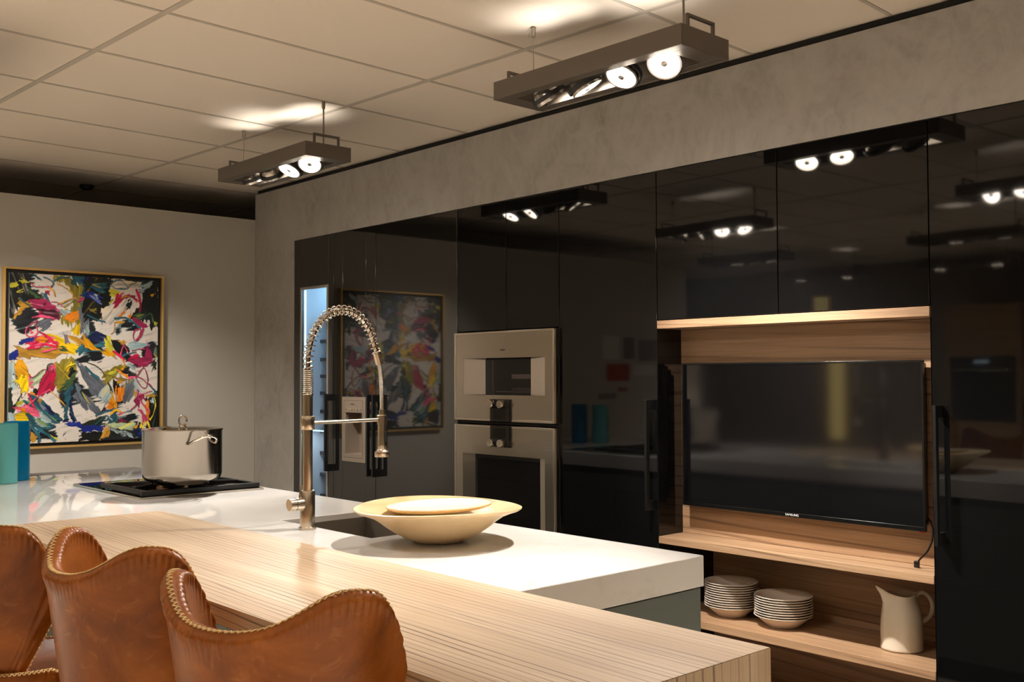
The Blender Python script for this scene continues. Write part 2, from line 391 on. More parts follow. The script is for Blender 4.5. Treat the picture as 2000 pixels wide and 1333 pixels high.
T_ = CABTOP-.002
HZ0, HZ1 = .822, 1.295
# wine cabinet with a lit glass strip
x0, x1 = SEAM[0], SEAM[1]
t = thing('wine_cabinet', 'narrow dark cabinet with a tall lit glass window beside the grey wall', 'wine cooler', (x0, 0, 0), absolute=True)
b = MB(); wx0, wx1, wz0, wz1 = -5.812, -5.482, .22, 1.975
b.box(x0+GAP, wx0, 0, .022, .1, T_).box(wx1, x1-GAP, 0, .022, .1, T_).box(wx0, wx1, 0, .022, wz1, T_).box(wx0, wx1, 0, .022, .1, wz0)
d = b.build('door', M['dark_lacquer'], t, .0008)
b = MB(); f = .016
b.box(wx0, wx0+f, -.003, .02, wz0, wz1).box(wx1-f, wx1, -.003, .02, wz0, wz1).box(wx0+f, wx1-f, -.003, .02, wz1-f, wz1).box(wx0+f, wx1-f, -.003, .02, wz0, wz0+f)
b.build('window_frame', M['wine_frame'], d, .001)
B('pane', M['clear_glass'], d, wx0+f, wx1-f, .006, .012, wz0+f, wz1-f, 0)
b = MB(); ix0, ix1 = x0+.03, x1-.03
b.box(ix0, ix0+.01, .03, .6, .15, 2.05).box(ix1-.01, ix1, .03, .6, .15, 2.05).box(ix0, ix1, .59, .6, .15, 2.05).box(ix0, ix1, .03, .6, 2.05, 2.06).box(ix0, ix1, .03, .6, .14, .15)
b.build('lining', M['wine_lining'], t)
for k, z in enumerate((.34, .48, .62, .76, .90, 1.04, 1.17, 1.29, 1.40, 1.51, 1.63, 1.78)):
    s_ = B('wine_shelf', M['wine_shelf'], t, ix0+.012, ix1-.012, .19, .58, z, z+.010, .001)
    B('shelf_front', M['oven_inside'], s_, ix0+.012, ix1-.012, .17, .19, z-.008, z+.014, .001)
B('led_strip', M['cold_led'], t, ix0+.03, ix1-.03, .05, .09, 2.035, 2.048, 0)
B('led_strip', M['cold_led'], t, ix0+.012, ix0+.02, .045, .06, 1.3, 2.03, 0)
B('led_strip', M['cold_led'], t, ix0+.03, ix1-.03, .08, .1, 1.05, 1.058, 0)
ld = bpy.data.lights.new('wine_led', 'AREA'); ld.energy = .6; ld.color = (.38, .7, 1); ld.shape = 'RECTANGLE'; ld.size = .3; ld.size_y = .2
lo = bpy.data.objects.new('wine_led', ld); COLL.objects.link(lo); lo.location = ((ix0+ix1)/2, .3, 2.02)
ld2 = bpy.data.lights.new('wine_led', 'AREA'); ld2.energy = .25; ld2.color = (.7, .86, 1); ld2.shape = 'RECTANGLE'; ld2.size = .3; ld2.size_y = .05
lo = bpy.data.objects.new('wine_led', ld2); COLL.objects.link(lo); lo.location = ((ix0+ix1)/2, .09, 1.04)
for z, en in ((1.9, .45), (1.65, .32), (1.4, .2), (1.15, .2), (.9, .18), (.6, .18)):
    for yy_ in (.055,):
        lp = bpy.data.lights.new('wine_led', 'POINT'); lp.energy = en; lp.color = (.5, .76, 1) if z > 1.4 else (.75, .88, 1); lp.shadow_soft_size = .012
        lo = bpy.data.objects.new('wine_led', lp); COLL.objects.link(lo); lo.location = (ix1-.03, yy_, z)
B('carcass', M['carcass'], t, x0+.0005, x1-.0005, .605, .62, .1, T_, 0)
MB().box(x0+.0005, x0+.02, .023, .605, .1, T_).box(x1-.02, x1-.0005, .023, .605, .1, T_).box(x0+.02, x1-.02, .023, .605, 2.08, T_).build('carcass', M['carcass'], t)
plinth(t, x0, x1); handle(t, -5.441, HZ0, HZ1)
# freezer with dispenser
x0, x1 = SEAM[1], SEAM[2]
t = thing('freezer', 'narrow dark freezer column with a steel ice and water dispenser in its door', 'freezer', (x0, 0, 0), absolute=True)
carcass(t, x0, x1, .1, T_, .12); plinth(t, x0, x1)
B('side', M['carcass'], t, x0+.0005, x0+.006, .023, .12, .1, T_, 0); B('side', M['carcass'], t, x1-.006, x1-.0005, .023, .12, .1, T_, 0)
dx0, dx1, dz0, dz1 = -5.319, -5.071, .891, 1.279
b = MB(); b.box(x0+GAP, dx0, 0, .022, .1, T_).box(dx1, x1-GAP, 0, .022, .1, T_).box(dx0, dx1, 0, .022, dz1, T_).box(dx0, dx1, 0, .022, .1, dz0)
d = b.build('door', M['dark_lacquer'], t, .0008)
p = MB(); f = .018; rx0, rx1, rz0, rz1 = -5.284, -5.106, .938, 1.185
p.box(dx0, dx1, -.004, .02, rz1, dz1).box(dx0, dx1, -.004, .02, dz0, rz0).box(dx0, rx0, -.004, .02, rz0, rz1).box(rx1, dx1, -.004, .02, rz0, rz1)
ds = p.build('dispenser', M['dispenser'], t, .001)
p = MB(); p.box(rx0-.004, rx1+.004, .095, .1, rz0-.004, rz1+.004).box(rx0-.004, rx0, .0205, .095, rz0-.004, rz1+.004).box(rx1, rx1+.004, .0205, .095, rz0-.004, rz1+.004).box(rx0, rx1, .0205, .095, rz0-.004, rz0).box(rx0, rx1, .0205, .095, rz1, rz1+.004)
p.build('dispenser_back', M['dispenser'], ds)
p = MB()
for (a0, a1, c0, c1) in ((-5.297, -5.096, 1.2575, 1.259), (-5.297, -5.096, .916, .9175), (-5.297, -5.2955, .916, 1.259), (-5.0975, -5.096, .916, 1.259)): p.box(a0, a1, -.0046, -.004, c0, c1)
p.box(-5.225, -5.185, -.0046, -.004, 1.232, 1.238)
p.build('dispenser_lines', M['print_grey'], ds, smooth=False)
for k in range(6): MB().cyl((-5.272+k*.031, -.004, 1.203), (-5.272+k*.031, -.007, 1.203), .0055, 12).build('dispenser_button', M['oven_trim'], ds)
handle(t, -4.988, HZ0, HZ1)
# fridge
x0, x1 = SEAM[2], SEAM[3]
t = thing('refrigerator', 'wide dark refrigerator door that mirrors the painting, left of the ovens', 'refrigerator', (x0, 0, 0), absolute=True)
carcass(t, x0, x1, .1, T_); plinth(t, x0, x1); door(t, 'door', x0, x1, .1, T_, M['dark_lacquer']); handle(t, -4.932, HZ0, HZ1)
# oven column
x0, x1, xm = SEAM[3], SEAM[5], SEAM[4]
t = thing('oven_cabinet', 'black tall cabinet with two small upper doors above the built-in ovens', 'cabinet', (x0, 0, 0), absolute=True)
carcass(t, x0, x1, 1.64, T_); carcass(t, x0, x1, .1, .56); plinth(t, x0, x1)
door(t, 'door', x0, xm, 1.632, T_, M['gloss_black']); door(t, 'door', xm, x1, 1.632, T_, M['gloss_black'])
door(t, 'drawer', x0, x1, .1, .33, M['gloss_black']); door(t, 'drawer', x0, x1, .33, .565, M['gloss_black'])
B('back', M['carcass'], t, x0+.001, x1-.001, .6, .62, .56, 1.64, 0)
B('side', M['carcass'], t, x0+.0005, x0+.006, .0, .6, .56, 1.64, 0); B('side', M['carcass'], t, x1-.006, x1-.0005, .0, .6, .56, 1.64, 0)
B('divider', M['carcass'], t, x0+.006, x1-.006, .004, .6, 1.156, 1.168, 0)
def oven(label, z0, z1, wz0, wz1, win, ctl_at_bottom, wedge, y=-.028):
    ox0, ox1 = -4.209, -3.464
    t = thing('oven', label, 'oven', (ox0, 0, z0), absolute=True)
    a0, a1, i0, i1 = win      # opening outer and inner X
    b = MB(); F = .012
    b.box(ox0+F, a0, y, y+.018, z0+F, z1-F).box(a1, ox1-F, y, y+.018, z0+F, z1-F).box(a0, a1, y, y+.018, wz1, z1-F).box(a0, a1, y, y+.018, z0+F, wz0)
    fr = b.build('front_panel', M['oven_front'], t)
    b = MB(); yy = y-.002
    b.box(ox0, ox0+F, yy, y+.026, z0, z1).box(ox1-F, ox1, yy, y+.026, z0, z1).box(ox0+F, ox1-F, yy, y+.026, z1-F, z1).box(ox0+F, ox1-F, yy, y+.026, z0, z0+F)
    b.build('edge_trim', M['oven_trim'], t, .0015)
    b = MB(); b.box(ox1+.0005, ox1+.006, y+.006, .0, z0+.002, z1-.002); b.build('side_rail', M['oven_trim'], t)
    b = MB(); b.box(ox1+.006, ox1+.0075, y+.008, y+.02, z0+.14, z1-.14); b.build('side_latch', M['control'], t)
    dpt = .02 if wedge else .012
    # sloping cheeks of the window opening
    for (a, i, sg) in ((a0, i0, 1), (a1, i1, -1)):
        b = MB(); b.add([(a,y+.001,wz0),(i,y+dpt,wz0+.003),(i,y+dpt,wz1-.008 if wedge else wz1),(a,y+.001,wz1),(a,y+.024,wz0),(i,y+.024,wz0),(i,y+.024,wz1),(a,y+.024,wz1)],
            [(0,1,2,3),(4,7,6,5),(0,4,5,1),(1,5,6,2),(2,6,7,3),(3,7,4,0)])
        b.build('window_cheek', M['oven_wedge'] if wedge else M['oven_front'], fr)
    if wedge:
        b = MB(); b.add([(a0,y+.001,wz1),(a1,y+.001,wz1),(i1,y+dpt,wz1-.008),(i0,y+dpt,wz1-.008),(a0,y+.024,wz1),(a1,y+.024,wz1)],[(0,1,2,3),(0,3,4),(1,5,2),(3,2,5,4),(0,4,5,1)]); b.build('window_cheek', M['control'], fr)
    g_ = B('window', M['oven_glass'], t, i0, i1, y+dpt+.001, y+dpt+.006, wz0+.001, wz1-.002, 0)
    if wedge:
        b = MB()
        b.box(i0+.055, i0+.06, y+dpt-.0004, y+dpt+.001, wz0+.004, wz1-.012).box(i0+.068, i0+.07, y+dpt-.0004, y+dpt+.001, wz0+.004, wz1-.012)
        b.box(i0+.08, i1-.004, y+dpt-.0004, y+dpt+.001, wz0+.016, wz0+.019).box(i0+.2, i1-.004, y+dpt-.0004, y+dpt+.001, wz0+.082, wz0+.104)
        for k in range(14): 
            xx = i0+.2+k*.0098
            b.add([(xx,y+dpt-.0004,wz0+.024),(xx+.006,y+dpt-.0004,wz0+.024),(xx+.010,y+dpt-.0004,wz0+.036),(xx+.004,y+dpt-.0004,wz0+.036)],[(0,1,2,3)])
        b.build('rack', M['oven_inside'], g_, smooth=False)
    # control block with two knobs
    cx0, cx1 = -3.912, -3.771
    if ctl_at_bottom: c0, c1 = z0+.001, z0+.111
    else: c0, c1 = z1-.106, z1-.001
    c = B('control_panel', M['control'], t, cx0, cx1, y-.012, y+.01, c0, c1, .001)
    if ctl_at_bottom: kz, d0, d1 = c1-.024, c0+.010, c0+.064
    else: kz, d0, d1 = c0+.021, c1-.066, c1-.012
    B('display', M['display'], c, cx0+.021, cx1-.024, y-.0128, y-.0115, d0, d1, 0)
    for kx in (-3.886, -3.812):
        MB().lathe([(.019, 0), (.019, .003), (.021, .006), (.021, .026), (.0185, .030), (.0, .030)], 28, (kx, y-.012, kz), Matrix.Rotation(R_(90), 3, 'X')).build('knob', M['chrome'], c)
    lz = wz1+(z1-wz1)*.29
    MB().box(-3.846, -3.812, y-.0004, y+.0005, lz-.003, lz+.003).build('badge', M['print_grey'], fr)
    return t
oven('upper steel built-in oven with a shallow landscape window and two knobs below it', 1.1735, 1.6265, 1.305, 1.492, (-4.137, -3.527, -3.983, -3.645), True, True)
oven('lower steel built-in oven with a large dark window and two knobs above it', .57, 1.152, .64, 1.004, (-4.141, -3.530, -4.055, -3.574), False, False)
# tall gloss cabinet
x0, x1 = SEAM[5], SEAM[6]
t = thing('tall_cabinet', 'full-height glossy black cabinet between the ovens and the television niche', 'cabinet', (x0, 0, 0), absolute=True)
carcass(t, x0, x1, .1, T_); plinth(t, x0, x1); door(t, 'door', x0, x1, .1, T_, M['gloss_black']); handle(t, -2.886, HZ0, HZ1)
# upper cabinets over the niche
for x0, x1, lb in ((SEAM[6], SEAM[7], 'left glossy black wall cabinet above the television niche'), (SEAM[7], SEAM[8], 'right glossy black wall cabinet above the television niche')):
    t = thing('wall_cabinet', lb, 'cabinet', (x0, 0, 1.64), absolute=True, group='cabinets above the niche')
    carcass(t, x0, x1, 1.64, T_); door(t, 'door', x0, x1, 1.638, T_, M['gloss_black'])
for k, lb in ((8, 'full-height glossy black cabinet right of the television niche, cut by the picture edge'), (9, 'full-height glossy black cabinet next after the one right of the niche'), (10, 'last full-height glossy black cabinet at the right end of the row')):
    x0, x1 = SEAM[k], SEAM[k+1]
    t = thing('tall_cabinet', lb, 'cabinet', (x0, 0, 0), absolute=True)
    carcass(t, x0, x1, .1, T_); plinth(t, x0, x1); door(t, 'door', x0, x1, .1, T_, M['gloss_black']); handle(t, x0+.031, HZ0, HZ1)
# wooden niche
x0, x1 = SEAM[6], SEAM[8]
t = thing('display_niche', 'open wooden niche with ledges set into the black cabinet wall', 'shelf unit', (x0, 0, 0), absolute=True)
W_ = M['niche_wood']
B('side_panel', M['gloss_black'], t, x0, x0+.001, .0, .6, .0, 1.6, 0); B('side_panel', M['gloss_black'], t, x1-.001, x1, .0, .6, .0, 1.6, 0)
B('top_board', W_, t, x0+.0015, x1-.0015, -.004, .40, 1.602, 1.636, .001)
B('television_panel', W_, t, x0+.0015, x1-.0015, .16, .18, .713, 1.601, .001)
B('ledge', W_, t, x0+.0015, x1-.0015, -.004, .40, .683, .712, .001)
B('back_panel', W_, t, x0+.0015, x1-.0015, .377, .395, .10, .682, .001)
B('shelf', W_, t, x0+.0015, x1-.0015, -.004, .376, .358, .389, .001)
B('base_board', W_, t, x0+.0015, x1-.0015, -.004, .376, .075, .105, .001)
B('plinth', M['carcass'], t, x0+.002, x1-.002, .06, .6, 0, .074, 0)
# television
TY = .10
tv0, tv1, tz0, tz1 = -2.806, -1.725, .842, 1.452
t = thing('television', 'flat black television mounted in the wooden niche', 'television', (tv0, TY, tz0), absolute=True)
B('screen', M['tv_screen'], t, tv0+.008, tv1-.008, TY, TY+.006, tz0+.016, tz1-.008, 0)
b = MB(); b.box(tv0, tv0+.008, TY-.003, TY+.01, tz0, tz1).box(tv1-.008, tv1, TY-.003, TY+.01, tz0, tz1).box(tv0+.008, tv1-.008, TY-.003, TY+.01, tz1-.008, tz1).box(tv0+.008, tv1-.008, TY-.003, TY+.01, tz0, tz0+.016)
bz = b.build('bezel', M['tv_black'], t, .001)
B('rear_shell', M['tv_black'], t, tv0+.01, tv1-.01, TY+.01, TY+.045, tz0+.02, tz1-.01, .003)
B('wall_bracket', M['lamp_black'], t, -2.5, -2.05, TY+.045, .16, 1.0, 1.3, 0)
B('power_tag', M['red'], t, tv1-.03, tv1-.012, TY+.012, TY+.018, tz0-.006, tz0+.02, 0)
def text(s, size, mat_, parent, loc, rot, name='lettering', sx=1.0):
    cu = bpy.data.curves.new('c', 'FONT'); cu.body = s; cu.size = size; cu.align_x = 'CENTER'; cu.align_y = 'CENTER'; cu.extrude = .0002
    ob = bpy.data.objects.new('c', cu); COLL.objects.link(ob); bpy.context.view_layer.update()
    me = bpy.data.meshes.new_from_object(ob.evaluated_get(bpy.context.evaluated_depsgraph_get())); bpy.data.objects.remove(ob)
    me.materials.clear(); me.materials.append(mat_)
    o = link(name, me, parent); o.scale = (sx, 1, 1); o.rotation_euler = rot
    o.location = Vector(loc)-(parent.location if parent.get('abs_') else (parent.parent.location if parent.parent and parent.parent.get('abs_') else Vector((0,0,0))))
    return o
text('SAMSUNG', .0125, M['print_white'], bz, (-2.266, TY-.0035, tz0+.008), (R_(90), 0, 0), sx=1.05)
pts = [(tv1-.02, TY+.03, .90), (tv1+.012, TY+.02, .87), (tv1+.018, .11, .82), (tv1+.004, .10, .775), (-1.75, .095, .74), (-1.757, .092, .722)]
def smooth_path(P, n=8):
    P = [Vector(p) for p in P]; out = []
    for i in range(len(P)-1):
        a, b_, c, d_ = P[max(i-1, 0)], P[i], P[i+1], P[min(i+2, len(P)-1)]
        for k in range(n):
            s_ = k/n
            out.append(.5*((2*b_)+(-a+c)*s_+(2*a-5*b_+4*c-d_)*s_*s_+(-a+3*b_-3*c+d_)*s_**3))
    return out+[P[-1]]
t = thing('cable', 'thin black cable dangling from the television with its plug on the ledge', 'cable', (-1.757, .092, .712), absolute=True)
MB().tube(smooth_path(pts), .0032, 8).build('cord', M['tv_black'], t)
b = MB(); b.box(-1.766, -1.748, .086, .098, .7135, .737); pl = b.build('plug', M['tv_black'], t, .002)
B('plug_tip', M['chrome'], pl, -1.763, -1.751, .089, .095, .7122, .7135, 0, off=t.location)
# ================================================================== ISLAND
IX0, IX1, IY0, IY1, IZ = -5.48, -1.70, -2.45, -1.213, .92
WX0, WX1, WY0, WY1, WZ = -3.546, -1.031, -2.449, -1.908, .928
SX0, SX1, SY0, SY1 = -3.091, -2.56, -1.688, -1.345
t = thing('kitchen_island', 'grey-green island base under the white worktop', 'kitchen island', (IX0, IY0, 0), absolute=True)
P_ = M['island_panel']; ZB = .838
b = MB()
b.box(IX0+.02, IX1-.012, -2.03, IY1-.03, .10, .60)
b.box(IX0+.02, SX0-.02, -2.03, IY1-.03, .60, ZB-.001).box(SX1+.02, IX1-.012, -2.03, IY1-.03, .60, ZB-.001)
b.build('body', M['carcass'], t)
B('end_panel', P_, t, IX1-.012, IX1-.006, -2.03, IY1-.008, .1, ZB-.004, .001)
n = 6; w_ = (IX1-IX0-.04)/n
for k in range(n):
    xa = IX0+.02+k*w_
    for (za, zb_) in ((.102, .45), (.452, .70), (.702, ZB-.006)):
        MB().box(xa+.0015, xa+w_-.0015, IY1-.03, IY1-.008, za, zb_).build('drawer_front', P_, t, .001)
n = 5
for k in range(n):
    xa = IX0+.02+k*w_*6/n; MB().box(xa+.001, xa+w_*6/n-.001, -2.05, -2.03, .102, ZB-.006).build('front_panel', P_, t, .001)
B('plinth', M['carcass'], t, IX0+.08, IX1-.08, -1.97, IY1-.09, 0, .1, 0)
# white worktop: notch for the wooden bar, opening for the sink
bm = bmesh.new()
xs = [IX0, WX0-.0008, SX0, SX1, IX1]; ys = [IY0, WY1+.0008, SY0, SY1, IY1]
def cell_on(i, j):
    if j == 0 and i >= 1: return False          # bar notch
    if i == 2 and j == 2: return False          # sink
    return True
b = MB(); V_ = {}
def vid(i, j, top):
    k = (i, j, top)
    if k not in V_: V_[k] = len(b.v); b.v.append((xs[i], ys[j], IZ if top else ZB))
    return V_[k]
for i in range(4):
    for j in range(4):
        if not cell_on(i, j): continue
        b.f.append((vid(i,j,1), vid(i+1,j,1), vid(i+1,j+1,1), vid(i,j+1,1))); b.f.append((vid(i,j,0), vid(i,j+1,0), vid(i+1,j+1,0), vid(i+1,j,0)))
        for (di, dj, e) in ((0,-1,((i,j),(i+1,j))), (1,0,((i+1,j),(i+1,j+1))), (0,1,((i+1,j+1),(i,j+1))), (-1,0,((i,j+1),(i,j)))):
            ii, jj = i+di, j+dj
            if not (0 <= ii < 4 and 0 <= jj < 4) or not cell_on(ii, jj):
                (a1, a2), (c1, c2) = e
                b.f.append((vid(a1,a2,0), vid(c1,c2,0), vid(c1,c2,1), vid(a1,a2,1)))
o = b.build('worktop', M['quartz'], None, .0025, smooth=True)
tag(o, 'white polished stone worktop with a thick edge on the island', 'worktop')
# wooden bar with waterfall end
t = thing('wooden_bar', 'pale striped wooden bar top with a waterfall end along the island', 'counter', (WX1, WY0, 0), absolute=True)
def xz_prism(poly, y0, y1):
    n = len(poly); return MB().add([(x, y0, z) for x, z in poly]+[(x, y1, z) for x, z in poly], [tuple(range(n)), tuple(range(2*n-1, n-1, -1))]+[(i, n+i, n+(i+1) % n, (i+1) % n) for i in range(n)])
TK = .042   # mitred corner between top and waterfall
xz_prism([(WX0, WZ-TK), (WX1-TK, WZ-TK), (WX1-.0012, WZ-.0012), (WX1-.0014, WZ), (WX0, WZ)], WY0, WY1).build('bar_top', M['bar_wood'], t, .001)
xz_prism([(WX1-TK, 0), (WX1, 0), (WX1, WZ-.0014), (WX1-.0011, WZ-.0014), (WX1-TK, WZ-TK-.0002)], WY0, WY1).build('waterfall_end', M['bar_wood_end'], t, .001)
B('support_rail', M['carcass'], t, WX0+.02, IX1-.02, -2.06, WY1-.02, ZB, WZ-.0425, 0)
# sink
t = thing('sink', 'undermounted dark steel sink basin behind the tap', 'sink', (SX0, SY0, .66), absolute=True)
b = MB(); e = -.002; zt_, zb_ = .900, .64
q1 = .001; q2 = .005
b.box(SX0+q1, SX0+q2, SY0+q1, SY1-q1, zb_, zt_).box(SX1-q2, SX1-q1, SY0+q1, SY1-q1, zb_, zt_).box(SX0+q2, SX1-q2, SY0+q1, SY0+q2, zb_, zt_).box(SX0+q2, SX1-q2, SY1-q2, SY1-q1, zb_, zt_).box(SX0+q2, SX1-q2, SY0+q2, SY1-q2, zb_, zb_+.006)
b.build('basin', M['sink_steel'], t, .001)
MB().lathe([(.0, .003), (.03, .003), (.045, .001), (.045, .006), (.036, .009)], 32, ((SX0+SX1)/2, (SY0+SY1)/2, zb_+.005)).build('drain', M['chrome'], t)
# tap
FX, FY = -2.848, -1.732
t = thing('kitchen_tap', 'tall brushed steel kitchen tap with a coiled spring arch', 'tap', (FX, FY, IZ))
S_ = M['brushed']
MB().lathe([(.0, 0), (.0275, 0), (.0275, .007), (.0235, .009), (.0235, .118), (.0215, .122), (.0, .122)], 40).build('base', S_, t)
MB().lathe([(.0, .12), (.0155, .12), (.0155, .315), (.0, .315)], 32).build('column', S_, t)
MB().lathe([(.0, .313), (.0205, .313), (.0215, .315), (.0215, .354), (.0205, .356), (.0, .356)], 32).build('collar', S_, t)
MB().lathe([(.0, .355), (.0155, .355), (.0155, .425), (.0, .425)], 32).build('upper_column', S_, t)
arch = smooth_path([(0,0,.42), (0,0,.47), (0,0,.515), (0,.004,.565), (0,.026,.628), (0,.072,.680), (0,.132,.698), (0,.190,.680), (0,.232,.635), (0,.256,.580), (0,.268,.545)], 12)
hs = MB().tube(arch, .0075, 12).build('hose', M['chrome'], t)
# spring: tight low down, open along the arch
def along(path):
    L = [0]
    for i in range(1, len(path)): L.append(L[-1]+(path[i]-path[i-1]).length)
    def at(s):
        s = max(0, min(L[-1], s))
        for i in range(1, len(path)):
            if s <= L[i]:
                f = (s-L[i-1])/(L[i]-L[i-1]+1e-9); return path[i-1].lerp(path[i], f), (path[min(i+1, len(path)-1)]-path[max(i-2, 0)]).normalized()
        return path[-1], (path[-1]-path[-2]).normalized()
    return L[-1], at
Ltot, at = along(arch)
sp = []; ang = 0; s_ = 0; r0 = .0152
while s_ < Ltot-.012:
    pitch = .0062 if s_ < .085 else .0175
    p, tn = at(s_); x = Vector((1,0,0)); y = tn.cross(x).normalized()
    sp.append(p+x*(r0*math.cos(ang))+y*(r0*math.sin(ang))); ang += 2*math.pi/16; s_ += pitch/16
MB().tube(sp, .0021, 7).build('spring', M['chrome'], t)
d_ = (arch[-1]-arch[-4]).normalized()
MB().cyl(arch[-1]-d_*.018, arch[-1]+d_*.024, .0135, 28).build('hose_connector', S_, t)
e0 = arch[-1]+d_*.02; e1 = Vector((0, .284, .358))
path = smooth_path([e0, e0.lerp(e1, .3)+Vector((0,.003,0)), e0.lerp(e1, .65)+Vector((0,.003,0)), e1], 10)
hp = MB().tube(path, .0062, 12).build('lower_hose', M['chrome'], t)
L2, at2 = along(path); b = []; ang = 0; s_ = 0
while s_ < L2:
    p, tn = at2(s_); x = Vector((1,0,0)); y = tn.cross(x).normalized(); b.append(p+x*(.0066*math.cos(ang))+y*(.0066*math.sin(ang))); ang += 2*math.pi/8; s_ += .0034/8
MB().tube(b, .0011, 5).build('hose_braid', M['chrome'], hp)
MB().cyl((0, .02, .334), (0, .266, .336), .0062, 16).build('support_arm', S_, t)
MB().lathe([(.0, .320), (.0165, .320), (.0165, .350), (.011, .352), (.011, .368), (.0, .368)], 28, (0, .285, 0)).build('holder_ring', S_, t)
sh = MB().lathe([(.0, .212), (.024, .212), (.025, .216), (.025, .228), (.020, .232), (.0155, .240), (.0145, .26), (.0145, .322), (.0, .322)], 32, (0, .285, 0)).build('spray_head', S_, t)
MB().box(.006, .0165, .283, .293, .262, .298).build('spray_button', M['lamp_black'], sh, .002)
kn = MB().cyl((0, -.018, .082), (0, -.066, .080), .0195, 32).build('lever_knob', S_, t, .002)
MB().cyl((0, -.044, .081), (0, -.0455, .081), .0200, 32).build('knob_groove', M['lamp_black'], kn)
MB().cyl((0, -.03, .098), (0, -.022, .140), .0028, 12).build('lever', S_, kn)
# hob
HX0, HX1, HY0, HY1 = -4.72, -3.985, -1.794, -1.267
t = thing('gas_hob', 'black gas hob with a cast iron pan support set into the white worktop', 'hob', (HX0, HY0, IZ), absolute=True)
B('glass', M['hob_glass'], t, HX0, HX1, HY0, HY1, IZ+.0005, IZ+.007, .001)
b = MB(); F = .004
b.box(HX0-F, HX0, HY0-F, HY1+F, IZ+.0004, IZ+.008).box(HX1, HX1+F, HY0-F, HY1+F, IZ+.0004, IZ+.008).box(HX0, HX1, HY0-F, HY0, IZ+.0004, IZ+.008).box(HX0, HX1, HY1, HY1+F, IZ+.0004, IZ+.008)
b.build('edge_trim', M['oven_trim'], t)
GX0, GX1, GY0, GY1 = -4.43, -3.995, -1.788, -1.275
gc = Vector((-4.16, -1.585, 0))
b = MB(); z0, z1 = IZ+.014, IZ+.030
b.box(GX0, GX0+.016, GY0, GY1, z0, z1).box(GX1-.022, GX1, GY0, GY1, z0-.006, z1).box(GX0+.016, GX1-.022, GY0, GY0+.03, z0, z1).box(GX0+.016, GX1-.022, GY1-.02, GY1, z0, z1)
for fx in (GX0+.004, GX1-.016):
    for fy in (GY0+.004, GY1-.016): b.box(fx, fx+.012, fy, fy+.012, IZ+.007, z0)
gs = b.build('pan_support', M['iron'], t, .002)
for k in range(3): MB().box(GX0+.03+k*.13, GX0+.14+k*.13, GY0+.011, GY0+.019, z1-.002, z1+.0006).build('support_slot', M['lamp_black'], gs)
for k in range(6):
    a = R_(30+60*k); d = Vector((math.cos(a), math.sin(a), 0)); s2 = Vector((-d.y, d.x, 0))
    # reach from the frame towards the burner
    tx = ((GX1-.02 if d.x > 0 else GX0+.014)-gc.x)/d.x if abs(d.x) > 1e-6 else 9; ty = ((GY1-.018 if d.y > 0 else GY0+.026)-gc.y)/d.y if abs(d.y) > 1e-6 else 9
    R1 = min(tx, ty); R0 = .075
    pr = [gc+d*R0+s2*.006, gc+d*R1+s2*.006, gc+d*R1-s2*.006, gc+d*R0-s2*.006]
    b = MB(); b.add([(p.x, p.y, z1-.012) for p in pr]+[(pr[0].x, pr[0].y, IZ+.044), (pr[1].x, pr[1].y, z1+.001), (pr[2].x, pr[2].y, z1+.001), (pr[3].x, pr[3].y, IZ+.044)], [(3,2,1,0),(4,5,6,7),(0,1,5,4),(1,2,6,5),(2,3,7,6),(3,0,4,7)])
    b.build('support_finger', M['iron'], gs, .0015)
bn = MB().lathe([(.0, 0), (.095, 0), (.095, .01), (.07, .014), (.0, .014)], 40, (gc.x, gc.y, IZ+.007)).build('burner', M['brass'], t)
MB().lathe([(.0, 0), (.045, 0), (.045, .008), (.03, .012), (.0, .012)], 32, (gc.x, gc.y, IZ+.021)).build('burner_cap', M['iron'], bn)
# pot
PXc, PYc, PZc = -4.06, -1.592, IZ+.0445
R = .158; Hh = .222
t = thing('stock_pot', 'large stainless steel stock pot with lid on the gas hob', 'pot', (PXc, PYc, PZc))
MB().lathe([(.0, .0), (.105, .0), (.118, .003), (.122, .010), (R-.012, .018), (R-.003, .03), (R, .045), (R, Hh-.006), (R+.004, Hh-.001), (R+.004, Hh+.001), (R-.003, Hh-.002), (R-.003, .05), (.0, .04)], 96).build('body', M['steel'], t, angle=50)
ld_ = MB().lathe([(.0, .014), (.05, .013), (.12, .008), (R-.01, .003), (R+.002, .003), (R+.003, .001), (R-.01, .0), (.0, .008)], 96, (0, 0, Hh)).build('lid', M['chrome'], t)
kp = [(.0, .016*math.sin(a)*(1-.15*math.cos(a)), .012+.0005+.021*(1-math.cos(a))) for a in [2*math.pi*k/28 for k in range(28)]]
RM = Matrix.Rotation(R_(47.8), 3, 'Z') @ Matrix.Rotation(R_(-90), 3, 'Z')
MB().tube([tuple(Matrix.Rotation(R_(47.8-90), 3, 'Z') @ Vector((p[0], p[1], p[2]+Hh))) for p in kp], .0042, 10, closed=True).build('lid_ring', M['chrome'], ld_)
MB().lathe([(.0, .012), (.013, .012), (.010, .018), (.005, .02), (.0, .02)], 20, (0, 0, Hh)).build('lid_boss', M['chrome'], ld_)
for a in (R_(4), R_(184)):
    rot = Matrix.Rotation(a, 3, 'Z')
    hp = [(R-.018, -.060, Hh-.050), (R+.004, -.058, Hh-.050), (R+.030, -.046, Hh-.036), (R+.046, -.024, Hh-.024), (R+.050, 0, Hh-.021), (R+.046, .024, Hh-.024), (R+.030, .046, Hh-.036), (R+.004, .058, Hh-.050), (R-.018, .060, Hh-.050)]
    MB().tube([rot @ p for p in smooth_path(hp, 6)], .0052, 10).build('handle', M['chrome'], t)
